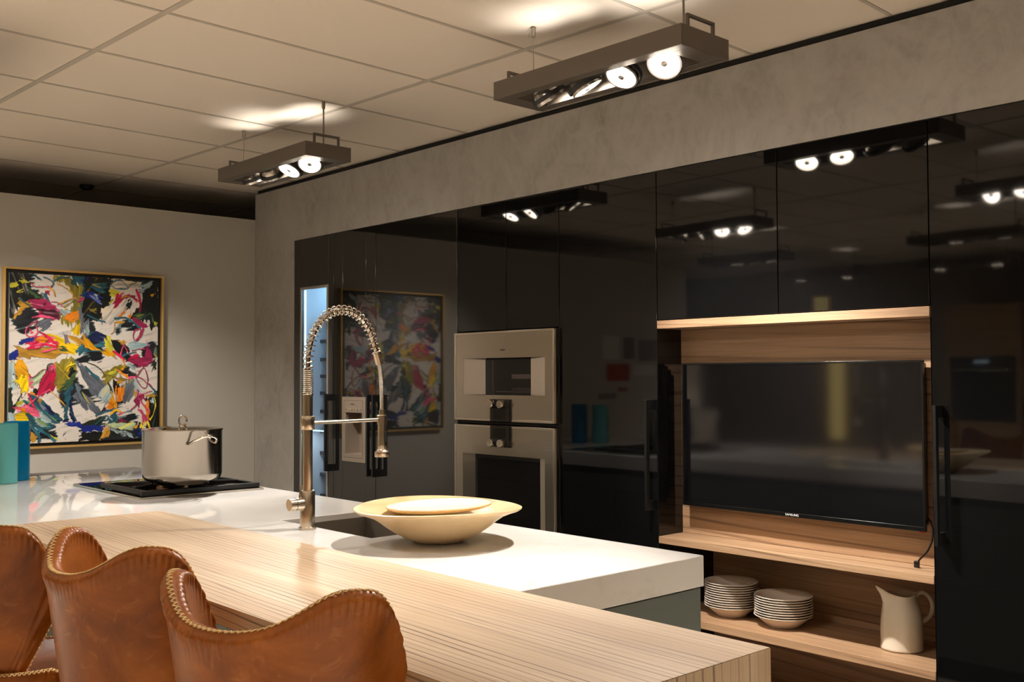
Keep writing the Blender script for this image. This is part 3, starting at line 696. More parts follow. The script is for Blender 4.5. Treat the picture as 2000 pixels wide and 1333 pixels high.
# vases
def vase(loc, r, h, mat_, label):
    o = MB().lathe([(.0, .0), (r-.004, .0), (r, .004), (r, h-.003), (r-.003, h), (r-.007, h-.003), (r-.007, .018), (.0, .015)], 56).build('vase', mat_); o.location = loc
    tag(o, label, 'vase', 'glass cylinder vases')
vase((-5.045, -1.995, IZ+.0005), .058, .272, M['teal_glass'], 'pale frosted turquoise glass cylinder vase in front of the blue one')
vase((-5.165, -1.905, IZ+.0005), .058, .276, M['blue_glass'], 'clear deep blue glass cylinder vase behind the turquoise one')
# bowl and plate
BX, BY = -2.375, -1.580
def wob(p, a): 
    k = 1+.018*math.sin(2*a+.6)+.01*math.sin(3*a+1); f = min(1, max(0, (p.z-.03)/.06))
    return (p.x*(1+(k-1)*f), p.y*(1+(k-1)*f), p.z+f*(.004*math.sin(2*a+2)))
o = MB().lathe([(.0, .004), (.055, .004), (.060, 0), (.066, 0), (.074, .004), (.098, .013), (.128, .029), (.152, .046), (.172, .063), (.190, .076), (.214, .086), (.232, .092), (.240, .097), (.241, .101), (.236, .103), (.220, .099), (.192, .092), (.168, .080), (.140, .056), (.11, .034), (.06, .020), (.0, .018)], 96, warp=wob).build('serving_bowl', M['bowl_glaze'], angle=60)
o.location = (BX, BY, IZ+.0005); tag(o, 'wide cream stoneware bowl with a flared rim on the white worktop', 'bowl')
t = thing('plate', 'white plate with a tan rim lying inside the wide cream bowl', 'plate', (BX-.012, BY+.012, IZ+.0905)); t.rotation_euler = (R_(1.5), R_(-1.5), 0)
MB().lathe([(.0, .0), (.10, .0), (.13, .004), (.152, .010), (.154, .014), (.148, .015), (.125, .010), (.09, .006), (.0, .005)], 80).build('dish', M['plate_glaze'], t, angle=60)
MB().lathe([(.140, .0045), (.1535, .0095), (.1562, .0135), (.1542, .0162), (.1535, .0145), (.1515, .0100)], 80, close=True).build('rim', M['plate_rim'], t, angle=60)
# stacked soup plates
SHZ = .389
prof = [(.0, .002), (.052, .002), (.054, 0), (.060, 0), (.062, .003), (.074, .014), (.092, .030), (.100, .040), (.1105, .0435), (.1125, .0450), (.112, .0468), (.104, .0458), (.094, .0400), (.084, .030), (.066, .012), (.0, .006)]
pm = MB().lathe(prof, 56).build('soup_plate', M['ceramic'], angle=60); me_p = pm.data; bpy.data.objects.remove(pm)
for (cx, cy, n, sc, nm) in ((-2.615, .178, 11, 1.0, 'left'), (-2.362, .176, 9, 1.03, 'right')):
    for k in range(n):
        o = link('soup_plate', me_p); o.location = (cx+random.uniform(-.0012, .0012), cy+random.uniform(-.0012, .0012), SHZ+.0006+k*.0098); o.scale = (sc, sc, 1); o.rotation_euler = (0, 0, random.random()*6)
        lab = {'left': 'left stack of white soup plates, beside the white worktop', 'right': 'right stack of white soup plates, nearer the jug'}[nm]
        tag(o, ('topmost plate of the ' if k == n-1 else 'lowest plate of the ' if k == 0 else 'plate within the ')+lab, 'plate', 'soup plates on the niche shelf')
# jug
JX, JY = -1.868, .190
t = thing('jug', 'cream ceramic jug with pouring lip and loop handle on the niche shelf', 'jug', (JX, JY, SHZ+.0005), R_(47.8))
jp = [(.0, .004), (.066, .004), (.070, 0), (.0755, .002), (.0765, .008), (.0745, .014), (.0745, .06), (.0735, .10), (.0695, .135), (.062, .165), (.0555, .185), (.054, .198), (.0555, .204), (.053, .2055), (.0505, .200), (.052, .185), (.058, .165), (.065, .135), (.069, .10), (.0705, .02), (.0, .012)]
def lip(p, a):
    # pull the rim out to a spout at -x
    d = math.atan2(math.sin(a-math.pi), math.cos(a-math.pi)); k = math.exp(-(d/.42)**2); f = min(1, max(0, (p.z-.145)/.055))
    x = p.x-.040*k*f*f; z = p.z+.026*k*f*f-.006*math.cos(2*a)*f*0
    back = math.exp(-((abs(d)-1.5)/.6)**2)*f*.006
    return (x, p.y*(1-.25*k*f), z-back)
MB().lathe(jp, 96, warp=lip).build('body', M['jug_glaze'], t, angle=70)
hp = smooth_path([(.050, 0, .172), (.056, 0, .192), (.072, 0, .205), (.092, 0, .200), (.110, 0, .178), (.115, 0, .150), (.107, 0, .122), (.090, 0, .104), (.073, 0, .094), (.068, 0, .078)], 7)
MB().tube(hp, .009, 14, rf=lambda s: .0092-.0012*math.sin(s*math.pi)).build('handle', M['jug_glaze'], t)

# ================================================================== PAINTING
PAINT = """K 0 0 0 76 -3 103 29 117 85 186 140 213 148 195 164 126 162 62 196 21 273 3 257
N 0 117 89 158 116 186 144 140 137 113 114
Y 0 7 80 26 60 53 51 48 83 16 88
Y 0 71 34 85 33 113 49 99 61 74 62
Y 0 35 108 53 93 64 109 48 115
O 0 62 151 126 194 167 202 103 219 39 265 16 285 21 265 62 216
M 0 122 162 167 157 213 144 250 171 314 211 323 252 286 261 177 255 181 218 140 194
D 0 190 222 222 217 286 212 318 219 314 248 195 242
D 0 199 173 218 168 218 193 204 193
P 14 145 259 186 252 222 252 286 259
L 0 286 2 369 7 392 39 424 47 456 37 456 192 447 242 405 272 355 264 323 215 378 193 405 168 392 89 360 65 296 47 277 31
W 0 300 170 360 152 405 135 415 143 369 173 332 182
W 0 286 47 305 40 323 54 305 59
C 0 332 203 369 202 392 222 360 239 332 227
A 0 355 235 401 218 447 225 433 259 378 272
T 0 378 11 508 2 508 136 460 125 451 50 392 52
B 0 465 8 508 6 502 36 465 33
B 0 456 104 508 94 508 128 460 125
M 0 428 130 479 131 451 159 433 151
K 0 479 175 508 157 508 233 479 216
N 0 451 163 497 162 479 200 451 200
T 10 277 35 314 13 369 7
O 9 296 51 332 66 392 98 401 126
O 10 424 126 360 152 300 174
L 9 419 138 378 169 341 186
P 6 259 163 296 162 341 186
P 8 135 60 158 76 222 74 259 69
T 8 213 13 250 28 273 48 259 69
R 0 213 103 241 98 245 122 222 119
O 10 241 77 268 93 282 125
T 0 158 15 190 13 186 30 167 31
T 0 195 128 222 115 254 171 241 163
T 12 62 151 94 175 131 198
U 0 181 279 222 266 286 274 259 311 213 336 177 312
E 0 218 365 286 368 355 401 405 417 442 426 424 484 369 463 305 430 286 409
O 0 62 430 122 442 195 442 286 434 351 442 355 467 296 497 222 483 149 487 76 479
R 0 117 414 149 385 222 369 259 393 296 422 241 418 186 434 126 434
A 0 163 385 222 371 259 393 241 410 186 406
B 0 67 418 85 398 167 383 140 402 103 418
R 16 190 344 232 364 268 393 300 418
R 14 117 440 186 438 222 418 296 430
P 9 167 279 117 312 103 353 122 373 163 365 177 344 167 300 172 275
R 0 117 333 135 328 145 349 122 349
P 11 209 459 250 451 296 442
B 0 7 478 35 450 62 454 67 495 16 487
E 0 392 326 442 263 447 342 428 359 396 347
U 0 451 200 483 191 508 224 508 342 479 359 451 317
C 0 465 259 502 250 506 329 474 334
S 0 346 355 364 355 387 405 351 413
O 0 360 360 508 396 508 442 424 409
T 0 428 476 451 438 508 434 469 484
N 0 305 438 355 438 360 463 332 459
K 0 492 7 675 8 652 52 647 120 643 154 601 197 606 261 492 233
T 0 510 44 611 40 638 61 583 105 519 77
B 0 492 99 537 110 583 126 574 151 492 128
C 0 492 120 546 118 592 142 546 131
O 0 537 51 569 54 588 62 560 72
L 0 537 190 578 185 578 210 546 211
W 0 597 206 643 171 693 144 775 129 784 168 729 237 684 255 620 265
W 0 675 4 848 4 885 9 867 27 812 63 748 66 688 63 661 43
T 6 656 35 693 10 734 10 771 43 766 61 697 63 665 47
L 6 775 56 794 30 839 11
K 0 871 10 999 0 999 294 949 294 931 251 894 260 830 235 812 201 871 165 894 108 871 66
C 0 876 22 949 7 963 15 903 65 871 74
N 0 812 223 871 200 876 243 839 240
N 16 881 235 913 217 949 207 967 259
M 0 826 236 885 252 926 295 885 304 830 266
A 0 780 245 798 202 807 219 807 257
J 0 949 89 977 75 977 102
Y 0 977 255 999 259 990 285 972 281
Y 0 643 73 675 72 720 92 697 118 647 116
Y 0 638 145 675 132 679 144 643 158
R 0 688 110 739 100 807 107 748 134 711 156 688 178
O 9 729 122 766 112 807 111
R 20 839 63 862 105 871 165 867 196
R 0 812 111 848 110 858 135 826 136
K 0 775 142 812 124 794 167 775 172
A 0 711 233 757 181 766 194 729 237
T 14 501 233 560 257 615 269
T 16 688 247 766 241 821 270 867 300
O 0 688 264 766 267 748 288 693 276
O 7 688 268 684 323 665 345
M 8 871 308 830 326 821 369 848 382 881 313
M 16 894 308 871 356 830 391
V 0 514 333 551 333 638 358 629 387 565 383 524 396
T 0 519 400 620 379 629 430 560 421
T 11 514 392 505 363 533 337
J 0 492 359 546 409 583 438 629 434 675 451 684 494 620 481 565 443 492 434
Y 0 624 383 661 362 675 400 675 464 647 455
A 0 675 391 729 417 729 434 684 404
K 0 679 417 734 400 784 421 784 464 858 482 812 500 748 485 711 468
O 0 675 391 784 391 748 408
C 0 784 413 839 387 913 408 894 430 812 443
P 8 757 408 739 443 725 477
P 8 757 408 784 456 826 494
R 16 679 455 720 477 748 500
T 11 748 477 784 464 839 456
R 0 766 500 821 473 858 482 839 500
M 0 894 512 913 434 931 421 954 451 954 513
M 8 812 447 867 438 903 434
P 0 913 382 935 399 922 417
E 0 972 434 995 425 995 447
E 0 954 460 981 473 977 491
G 0 977 443 999 434 999 501 967 495
T 7 492 459 537 449 611 449
J 0 37 546 79 496 121 576 126 605 60 608 32 579
C 0 4 529 37 521 41 571 23 604 51 670 27 691 4 599
E 0 32 629 79 604 121 601 117 680 93 721 55 671
P 0 121 601 154 618 154 672 121 680
Q 0 145 605 220 581 248 598 192 656 154 664
M 8 121 588 145 610 192 585 230 569 248 581
R 0 168 723 215 640 248 594 305 578 305 663 286 692 220 724 178 732
P 0 253 573 267 535 291 540 295 574
G 8 244 577 248 539 277 531
L 0 305 536 357 506 418 515 427 541 418 618 380 626 352 659 324 663 305 625
K 0 380 575 427 567 418 618 385 617
E 0 319 638 343 634 338 663 319 659
E 0 352 549 399 524 408 545 371 574
N 0 366 626 427 601 418 669 352 681 361 647
E 7 295 535 343 578 385 622
Y 7 343 578 371 549 427 532
K 0 145 697 197 665 173 723 154 727
A 0 93 721 140 701 164 727 121 730
G 0 4 686 27 691 37 753 88 729 60 766 41 803 4 810
Y 0 70 746 107 734 107 763 79 767
T 0 126 730 164 731 305 832 328 871 295 887 211 846 145 798 107 763
V 0 164 748 230 792 305 837 272 831 201 791
C 0 187 807 295 870 267 890 201 854
O 0 187 736 215 728 206 758
T 0 361 702 418 669 399 737 394 797 380 856 352 864 371 771
V 0 394 754 413 738 418 806 441 867 399 865
R 13 121 709 145 756 168 807
P 8 267 687 192 724 121 785
F 0 46 803 74 783 121 785 197 820 187 845 150 848 107 830 60 812
A 0 79 800 107 797 121 830 159 848 112 843
E 0 44 828 93 817 131 856 140 890 55 882 41 861
C 0 4 818 41 811 41 882 4 880
T 0 126 847 192 850 286 904 230 923 192 921 145 886
C 0 164 857 230 889 267 903 211 897
T 21 140 898 173 929 197 963 192 992
T 21 192 917 248 949 291 989
O 0 140 940 168 941 183 958 164 991 140 990
Y 0 267 954 314 973 305 985
V 0 314 871 390 865 380 882 314 879
B 0 371 890 404 878 460 872 484 894 437 910 380 912
K 0 366 932 375 937 357 966
U 0 437 640 474 713 509 800 484 800 455 739
U 0 418 738 446 704 465 773 437 772
U 0 437 532 509 576 509 641 460 593
B 0 460 902 512 904 512 939 470 933
K 0 474 937 512 939 512 986 484 968
O 7 272 696 324 740 366 788
T 7 366 788 413 836 437 871
U 0 492 597 567 625 623 643 651 674 586 725 553 724 529 671 492 641
C 0 651 665 689 710 647 761 595 742 586 725
U 0 492 722 539 758 581 803 553 828 520 797
T 19 492 550 529 585 576 616
G 9 492 516 548 538 600 573 628 612
L 0 619 582 656 578 689 556 736 535 769 553 727 566 708 587 680 618 647 652 633 643 619 604
Y 0 633 591 661 582 699 565 703 583 670 604 647 613
A 0 699 570 736 588 797 606 774 613 717 596
J 0 722 566 755 539 769 557 736 570
A 10 741 500 764 531
M 0 783 500 953 501 924 541 868 549 821 527
C 0 774 526 859 554 840 571 783 544
C 0 727 605 793 619 840 634 802 642 746 619
K 0 793 588 821 584 840 598 811 602
P 18 797 615 840 611
G 0 962 514 1000 510 1000 551 953 550
M 8 844 611 896 554 924 599 929 653 910 679 868 652 844 611 882 616 929 653
C 0 830 624 849 634 896 697 859 696 835 660
O 0 680 618 746 619 736 649 699 640
K 0 680 644 736 645 727 684 699 710
U 0 727 671 755 645 821 642 830 722 793 748 736 746
A 0 717 684 755 667 746 746 717 746
G 14 647 648 666 674 675 709
J 0 675 709 684 710 708 802 675 806 656 770
A 0 637 778 675 749 699 802 647 800
A 8 703 666 703 728 708 789
D 0 604 804 637 787 647 814 604 825
T 15 567 846 623 822 699 807
K 0 891 742 1004 736 1004 907 953 950 915 894 939 832 934 761
O 0 830 687 859 692 854 718 835 718
M 0 830 722 859 709 915 733 868 750 863 794 844 767
M 10 859 687 863 741 840 789 811 815
P 8 868 723 915 711 962 703
A 0 901 769 934 774 934 873 915 858 906 813
P 13 863 741 896 786 939 832
O 0 915 724 1004 722 1004 736 924 738
Y 7 971 730 986 771 976 834 943 882
T 16 939 658 976 694 990 722
R 7 934 653 962 676
C 0 948 748 967 744 967 788 957 779
V 0 840 900 877 893 877 928 915 948 906 997 868 981 835 944
P 0 849 803 877 808 910 854 920 894 877 897 873 839
E 14 887 893 877 928
E 14 906 894 901 934
E 14 924 895 953 945
J 0 830 926 849 914 849 932 835 940
B 0 873 955 901 952 896 978 873 977
T 0 647 879 694 828 727 851 699 894 670 906
C 0 656 875 675 863 675 898
J 17 666 840 699 815 731 825
P 15 727 847 755 830
M 0 741 874 793 876 793 902 741 896
G 0 492 895 567 867 647 849 623 904 614 930 492 933
B 0 492 912 614 908 604 938 492 942
K 0 492 951 604 943 619 969 586 998 492 994
T 8 562 902 595 877 642 848
Q 0 619 913 689 898 755 897 830 900 830 944 755 941 699 938
O 0 614 930 661 932 647 975 586 996
C 0 661 932 717 943 793 960 849 980 821 992 717 965
K 3 675 963 684 955 689 964 699 960 708 963
K 3 722 963 731 959 741 964
K 3 750 962 760 952 764 965 779 959 788 962 802 952"""
PCOL = {'K': (20, 24, 22), 'G': (40, 52, 34), 'Y': (215, 205, 60), 'O': (205, 150, 50), 'M': (165, 40, 85), 'P': (215, 75, 115), 'R': (200, 25, 70), 'D': (75, 25, 40), 'L': (150, 135, 45), 'W': (222, 212, 200), 'A': (235, 130, 20), 'B': (25, 45, 140), 'T': (40, 95, 110), 'C': (170, 190, 190), 'U': (105, 110, 120), 'E': (245, 200, 15), 'S': (130, 120, 140), 'V': (20, 30, 70), 'N': (70, 100, 60), 'Q': (190, 205, 160), 'F': (240, 95, 130), 'J': (235, 165, 20)}
def paint_canvas(W, H):
    grid = np.random.default_rng(5).random((128, 128))
    def nz(x, y):                                   # value noise at any point
        xi = np.floor(x).astype(int); yi = np.floor(y).astype(int); xf = x-xi; yf = y-yi; xf = xf*xf*(3-2*xf); yf = yf*yf*(3-2*yf)
        a, b, c, d = grid[yi % 128, xi % 128], grid[yi % 128, (xi+1) % 128], grid[(yi+1) % 128, xi % 128], grid[(yi+1) % 128, (xi+1) % 128]
        return (a*(1-xf)+b*xf)*(1-yf)+(c*(1-xf)+d*xf)*yf
    U, V = np.meshgrid(np.linspace(0, 1, W), np.linspace(0, 1.13, H)); Vn = V/1.13
    wu = (nz(U*9, V*9)-.5)*.026+(nz(U*34+7, V*34)-.5)*.012+(nz(U*95+3, V*95)-.5)*.005
    wv = (nz(U*9+40, V*9)-.5)*.026+(nz(U*34+60, V*34)-.5)*.012+(nz(U*95+80, V*95)-.5)*.005
    def streak(th, seed):
        s_ = U*math.cos(th)+V*math.sin(th); t_ = -U*math.sin(th)+V*math.cos(th)
        t_ = t_+.02*nz(s_*5+seed, t_*5)
        return .55*nz(s_*7+seed*3.1, t_*55+seed)+.45*nz(s_*16+seed*1.7, t_*130+seed*2.3)
    mid = nz(U*20+11, V*20)
    img = np.ones((H, W, 3))*np.array([224, 214, 202])
    st0 = streak(-.25, 3.); img *= (1-.22*np.clip(st0-.62, 0, 1)*2.2)[..., None]
    flow = .55*nz(U*7+st0*.8, V*6+20)+.25*nz(U*17+5, V*15+st0)+.2*st0
    drk = flow < .365; img[drk] = np.array([30, 34, 38])*(.5+1.1*st0[drk][:, None])
    rim_ = (flow >= .365) & (flow < .39); img[rim_] = img[rim_]*.45+np.array([40, 90, 110])*.4
    def inside(P, uu, vv):
        m_ = np.zeros(U.shape, bool); n = len(P)
        for i in range(n):
            x1, y1 = P[i]; x2, y2 = P[(i+1) % n]
            if y1 == y2: continue
            m_ ^= ((y1 > vv) != (y2 > vv)) & (uu < (x2-x1)*(vv-y1)/(y2-y1)+x1)
        return m_
    def seg(P, w_):
        m_ = np.zeros(U.shape, bool); uu, vv = U+wu*.35, Vn+wv*.35
        for i in range(len(P)-1):
            (x1, y1), (x2, y2) = P[i], P[i+1]; dx, dy = x2-x1, (y2-y1)*1.13
            L = dx*dx+dy*dy+1e-9; tt = np.clip(((uu-x1)*dx+(vv-y1)*1.13*dy)/L, 0, 1)
            d = np.hypot(uu-x1-tt*dx, (vv-y1)*1.13-tt*dy); m_ |= d < w_*(.5+.45*mid)
        return m_
    for n_, line in enumerate(PAINT.strip().split('\n')):
        p = line.split(); c = np.array(PCOL[p[0]], float); w_ = int(p[1])/1000; q_ = [int(k)/1000 for k in p[2:]]
        P = list(zip(q_[0::2], q_[1::2]))
        if w_:
            if w_ > .005 and len(P) > 2:
                P = [(k.x, k.y) for k in smooth_path([Vector((a, b_, 0)) for a, b_ in P], 5)]
                img[seg([(a+.004, b_+.004) for a, b_ in P], w_*.66)] *= .55
            m_ = seg(P, w_*.58)
            img[m_] = np.clip(c*(.78+.5*mid[m_][:, None]), 0, 250)
            continue
        A = np.array(P); ctr = A.mean(0); D = (A-ctr)*[1, 1.13]; ev, evec = np.linalg.eigh(D.T @ D)
        th = math.atan2(evec[1, 1], evec[0, 1]); el = min(1, 1-math.sqrt(max(ev[0], 1e-9)/max(ev[1], 1e-9)))
        th += (n_*37 % 11-5)*.08
        P = [(ctr[0]+(a-ctr[0])*1.14, ctr[1]+(b_-ctr[1])*1.14) for a, b_ in P]
        f = streak(th, n_*1.37)
        k = (f-.5)*.075; m_ = inside(P, U+wu+math.cos(th)*k, Vn+wv+math.sin(th)*k)
        if not m_.any(): continue
        two = c*.45+np.array(PCOL['WCTKOE'[n_ % 6]], float)*.55
        bl = np.clip((f-.60)*5, 0, 1)[..., None]*.8
        cc = np.clip((c*(1-bl)+two*bl)*(.66+.62*f)[..., None], 0, 248)
        al = np.where(m_, np.clip(.95+.9*(f-.16), 0, 1), 0)[..., None]
        img = img*(1-al)+cc*al
        if n_ % 2:
            er = m_.copy(); er[1:] &= m_[:-1]; er[:-1] &= m_[1:]; er[:, 1:] &= m_[:, :-1]; er[:, :-1] &= m_[:, 1:]
            ed = m_ & ~er & (mid > .45); img[ed] *= .4
    spk = (nz(U*140, V*140) > .94) & (mid > .5); img[spk] = img[spk]*.35
    img = np.clip(img, 0, 252)
    lin = np.where(img/255 <= .04045, img/255/12.92, ((img/255+.055)/1.055)**2.4)
    return lin, st0*.0015+mid*.001
AX, AY0, AY1, AZ0, AZ1 = -6.4125, -1.625, -.667, .984, 2.048
t = thing('painting', 'large abstract painting in a thin gold frame on the light wall', 'painting', (AX, (AY0+AY1)/2, AZ0), absolute=True)
b = MB(); G_ = .012; D0, D1 = AX+.001, AX+.045
b.box(D0, D1, AY0, AY0+G_, AZ0, AZ1).box(D0, D1, AY1-G_, AY1, AZ0, AZ1).box(D0, D1, AY0+G_, AY1-G_, AZ0, AZ0+G_).box(D0, D1, AY0+G_, AY1-G_, AZ1-G_, AZ1)
b.build('frame', M['gold'], t, .001)
B('float_tray', M['frame_black'], t, AX+.001, AX+.02, AY0+G_, AY1-G_, AZ0+G_, AZ1-G_, 0)
c0, c1, d0, d1 = AY0+.034, AY1-.036, AZ0+.032, AZ1-.032
W, H = 300, 330
lin, hgt = paint_canvas(W, H)
me = bpy.data.meshes.new('canvas')
yy = np.linspace(c0, c1, W)-t.location.y; zz = np.linspace(d1, d0, H)-t.location.z
Yg, Zg = np.meshgrid(yy, zz)
co = np.stack([.036+hgt, Yg, Zg], -1).reshape(-1, 3)
idx = np.arange(W*H).reshape(H, W)
quads = np.stack([idx[:-1, :-1], idx[1:, :-1], idx[1:, 1:], idx[:-1, 1:]], -1).reshape(-1, 4)
nv = len(co); edge = [idx[0, :], idx[-1, :], idx[:, 0], idx[:, -1]]
vs_all = co.tolist(); fs_all = quads.tolist()
corn = [(.021, yy[0], zz[0]), (.021, yy[-1], zz[0]), (.021, yy[-1], zz[-1]), (.021, yy[0], zz[-1])]
vs_all += corn
fs_all += [idx[0, :].tolist()+[nv+1, nv], idx[-1, ::-1].tolist()+[nv+3, nv+2], idx[::-1, 0].tolist()+[nv, nv+3], idx[:, -1].tolist()+[nv+2, nv+1], [nv, nv+1, nv+2, nv+3]]
me.from_pydata(vs_all, [], fs_all)
ca = me.color_attributes.new('paint', 'FLOAT_COLOR', 'POINT')
arr = np.ones((len(vs_all), 4), np.float32); arr[:nv, :3] = lin.reshape(-1, 3); arr[nv:, :3] = .5
ca.data.foreach_set('color', arr.ravel())
me.shade_smooth(); me.set_sharp_from_angle(angle=R_(40))
M['oil_paint'] = mat('oil_paint', g(.5), .42); q = N(M['oil_paint']); a = q.n('ShaderNodeVertexColor'); a.layer_name = 'paint'; q.base(a.outputs[0])
me.materials.append(M['oil_paint']); link('canvas', me, t)

# ================================================================== BAR STOOLS
def shell_point(u, v):
    """mid surface of the backrest; u -1..1 around, v 0..1 up; local frame: back centre along -y"""
    au = abs(u)
    top = 1.022+.060*math.exp(-((au-.62)/(.27 if au < .62 else .40))**2)-.125*max(0, (au-.72)/.28)**2.2
    zb = .668
    z = zb+(top-zb)*v
    h = (z-zb)/.40
    ph = u*R_(55+40*min(1, v*1.15)**.8)
    r = .197-.14*(1.06-z)
    r *= 1-.42*max(0, 1-h/.22)**2.0
    r += .010*v*au*au
    return Vector((r*math.sin(ph), -r*math.cos(ph), z))
def rimline():
    pts = [shell_point(-1, v) for v in np.linspace(.12, 1, 18)]
    pts += [shell_point(u, 1) for u in np.linspace(-1, 1, 90)[1:-1]]
    pts += [shell_point(1, v) for v in np.linspace(1, .12, 18)]
    return pts
def stitches(path, nrm, step, half, lift):
    L, at = along(path); b = MB(); s_ = 0
    while s_ < L-step:
        p, tn = at(s_); p2, _ = at(s_+step); n_ = nrm(p, tn)
        sd = n_.cross(tn).normalized()
        for sg in (-1, 1):
            a = p+sd*(half*sg)+n_*(lift-.0022); c = p2-sd*(half*sg)+n_*(lift-.0022); md = (a+c)/2+n_*.0026
            b.tube([a, md, c], .0015, 5)
        s_ += step
    return b
def make_stool(name, label, loc, rz):
    t = thing(name, label, 'bar stool', loc, rz, 'leather bar stools along the wooden bar')
    T_H = .030
    e_ = [1-math.cos(k*math.pi/12) for k in range(0, 7)]           # 0..1, dense at the edge
    vl = list(np.linspace(0, .90, 20))+[1-.10*(1-x)**2 for x in np.linspace(.15, 1, 12)]
    ul = [-(1-.05*(1-x)**2) for x in np.linspace(1, .1, 10)]+list(np.linspace(-.945, .945, 190))+[(1-.05*(1-x)**2) for x in np.linspace(.1, 1, 10)]
    NU, NV = len(ul), len(vl); vs_, fs = [], []
    for side in (1, -1):
        for v in vl:
            for u in ul:
                p = shell_point(u, v); pt = shell_point(u, 1)
                rad = Vector((p.x, p.y, 0)); arc = rad.length*R_(90)*(1-abs(u)); dt = (pt-p).length
                d = min(arc, dt); k = 1-min(1, d/.017)
                th = T_H*math.sqrt(max(0, 1-k*k))*.5*(1+.25*math.exp(-(max(d, .0)/.03)**2))
                puck = .0022*math.exp(-((d-.016)/.014)**2)*math.sin((u*58 if dt < arc else p.z*260)*math.pi)
                n_ = (rad.normalized()+Vector((0, 0, -.14))).normalized()
                vs_.append(p+n_*(side*(th+(puck if d > .002 else 0))))
    o2 = NU*NV
    for j in range(NV-1):
        for i in range(NU-1):
            a = j*NU+i; fs.append((a, a+1, a+NU+1, a+NU)); a += o2; fs.append((a, a+NU, a+NU+1, a+1))
    me = bpy.data.meshes.new('backrest'); me.from_pydata([tuple(p) for p in vs_], [], fs)
    bm = bmesh.new(); bm.from_mesh(me); bmesh.ops.remove_doubles(bm, verts=bm.verts, dist=.0002); bmesh.ops.recalc_face_normals(bm, faces=bm.faces); bm.to_mesh(me); bm.free()
    me.shade_smooth(); me.materials.append(M['leather'])
    bk = link('backrest', me, t)
    rl = [Vector(p) for p in rimline()]
    def nrm(p, tn):
        rad = Vector((p.x, p.y, 0)).normalized(); n_ = tn.cross(rad)
        if n_.z < -.2 or (abs(n_.z) < .2 and n_.dot(Vector((0, 1, 0))) < 0): n_ = -n_
        return (n_-rad*.35).normalized()
    stitches(rl, nrm, .0105, .0070, .0).build('stitching', M['stitch'], bk)
    # seat
    def seat(a, rr):
        x = math.sin(a)*.185; y = -math.cos(a)*.185
        if y > 0: y *= 1.15
        z = .712+.014*rr**2+(.018*rr**3 if y > 0 else .03*rr**3)
        return Vector((x*rr, y*rr, z))
    vs_, fs = [], []; na, nr = 64, 10
    prof = [(k/nr, 'top') for k in range(1, nr+1)]
    rings = []
    for k in range(nr+1):
        rings.append([seat(2*math.pi*i/na, k/nr) for i in range(na)])
    last = rings[-1]
    rings.append([Vector((p.x*1.03, p.y*1.03, p.z-.010)) for p in last]); rings.append([Vector((p.x*1.03, p.y*1.03, p.z-.030)) for p in last])
    rings.append([Vector((p.x*.97, p.y*.97, p.z-.052)) for p in last]); rings.append([Vector((p.x*.6, p.y*.6, .655)) for p in last]); rings.append([Vector((p.x*.2, p.y*.2, .648)) for p in last])
    for rg in rings: vs_ += rg
    for j in range(len(rings)-1):
        for i in range(na): fs.append((j*na+i, j*na+(i+1) % na, (j+1)*na+(i+1) % na, (j+1)*na+i))
    fs.append(tuple((len(rings)-1)*na+i for i in range(na)))
    b = MB(); b.add(vs_, fs); st = b.build('seat', M['leather'], t, angle=80)
    stitches([p*1.0 for p in [Vector((q_.x*1.015, q_.y*1.015, q_.z+.001)) for q_ in last]]+[Vector((last[0].x*1.015, last[0].y*1.015, last[0].z+.001))], lambda p, tn: Vector((p.x*.6, p.y*.6, .5)).normalized(), .0095, .006, .001).build('stitching', M['stitch'], st)
    MB().lathe([(.0, 0), (.20, 0), (.205, .004), (.20, .010), (.05, .022), (.032, .04), (.0, .04)], 56).build('base', M['stool_metal'], t)
    MB().cyl((0, 0, .03), (0, 0, .652), .026, 28).build('column', M['stool_metal'], t)
    ft = [(.15*math.sin(a), .15*math.cos(a), .26) for a in [R_(k) for k in range(-110, 111, 10)]]
    MB().tube([(0, 0, .26)]+ft[:1], .008, 10).tube(ft, .009, 10).tube([ft[-1], (0, 0, .26)], .008, 10).build('footrest', M['stool_metal'], t)
    return t
# rz turns the back centre (local -y) to the wanted bearing
def stool_rz(bearing): return R_(bearing+90)
s3 = make_stool('bar_stool', 'tan leather bar stool nearest the camera, with stitched winged back', (-1.51, -2.555, 0), stool_rz(291))
for (x, y, bear, lab) in ((-2.09, -2.555, 274, 'middle tan leather bar stool, between the nearest and the farthest'), (-2.57, -2.66, 271, 'farthest tan leather bar stool, cut by the left picture edge')):
    c = copy_tree(s3); c.location = (x, y, 0); c.rotation_euler = (0, 0, stool_rz(bear)); c['label'] = lab

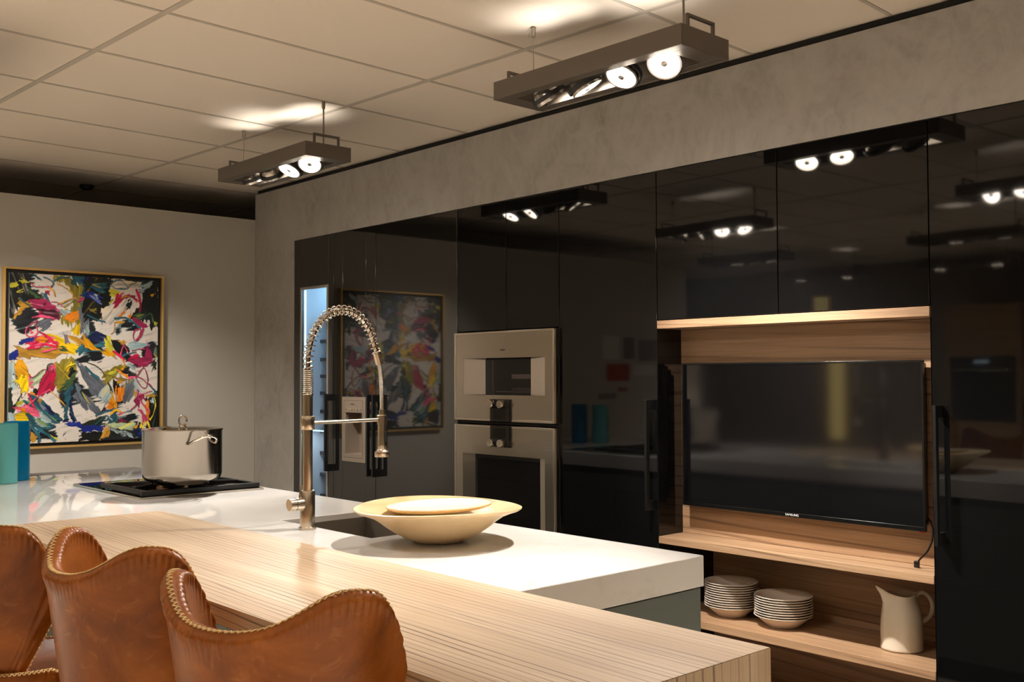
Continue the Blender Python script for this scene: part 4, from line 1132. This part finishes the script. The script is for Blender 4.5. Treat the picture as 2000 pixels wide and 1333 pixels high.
# ================================================================== THINGS SEEN ONLY IN REFLECTION
for k, (y, z, w_, h_, m_, lab) in enumerate(((-3.62, 1.66, .22, .22, 'paper', 'square paper sketch pinned highest on the light wall, mirrored in the tall black door'), (-3.88, 1.66, .16, .2, 'paper_grey', 'grey paper sketch pinned right of the highest sketch'),
        (-3.72, 1.43, .34, .16, 'paper_red', 'wide reddish plan pinned in the middle of the light wall'), (-4.1, 1.45, .3, .1, 'paper', 'narrow white plan pinned beside the reddish plan'),
        (-3.78, 1.27, .14, .04, 'paper_red', 'small red strip pinned below the reddish plan'), (-3.56, 1.21, .24, .05, 'paper_grey', 'low grey strip pinned under the drawings'), (-4.15, 1.64, .26, .2, 'paper_grey', 'large grey photo print pinned beside the sketches'))):
    o = MB().box(-6.4125, -6.4105, y-w_/2, y+w_/2, z-h_/2, z+h_/2).build('pinned_drawing', M[m_]); tag(o, lab, 'drawing', 'pinned drawings')
t = thing('oven_tower', 'wood framed oven tower across the showroom, mirrored in the rightmost black door', 'cabinet', (-4.45, -6.9, 0), absolute=True)
b = MB(); x0, x1, y0, y1 = -4.80, -4.06, -7.5, -6.9
b.box(x0, x0+.05, y0, y1, 0, 2.1).box(x1-.05, x1, y0, y1, 0, 2.1).box(x0+.05, x1-.05, y0, y1, .0, .93).box(x0+.05, x1-.05, y0, y1, 1.58, 2.1)
b.build('case', M['niche_wood'], t)
ov = B('oven_front', M['tv_screen'], t, x0+.052, x1-.052, y0+.1, y1-.01, .932, 1.578, 0)
B('display', M['cold_led'], ov, -4.5, -4.36, y1-.0095, y1-.006, 1.51, 1.54, 0)
B('handle', M['chrome'], ov, x0+.1, x1-.1, y1-.0095, y1+.02, 1.44, 1.455, .003)
t = thing('mesh_lamp', 'gold wire mesh column lamp, mirrored in the television screen', 'lamp', (-3.9, -3.06, 0))
MB().lathe([(.0, 0), (.15, 0), (.15, .012), (.02, .02), (.012, .03), (.012, .93), (.0, .93)], 40).build('stand', M['brass'], t)
b = MB()
for k in range(20): a = 2*math.pi*k/20; b.tube([(.065*math.cos(a), .065*math.sin(a), .93), (.065*math.cos(a), .065*math.sin(a), 1.96)], .0022, 4)
for k in range(70): z = .93+k*1.03/69; b.tube([(.065*math.cos(2*math.pi*i/20), .065*math.sin(2*math.pi*i/20), z) for i in range(20)], .0022, 4, closed=True)
b.build('mesh_shade', M['gold'], t)
M['lamp_core'] = mat('lamp_core', srgb(210, 190, 90), .6, 0, Emission_Color=(1, .82, .3, 1), Emission_Strength=1.2)
MB().lathe([(.0, .94), (.045, .94), (.045, 1.95), (.0, 1.95)], 24).build('light_core', M['lamp_core'], t)
for o in bpy.data.objects:
    if 'abs_' in o.keys(): del o['abs_']
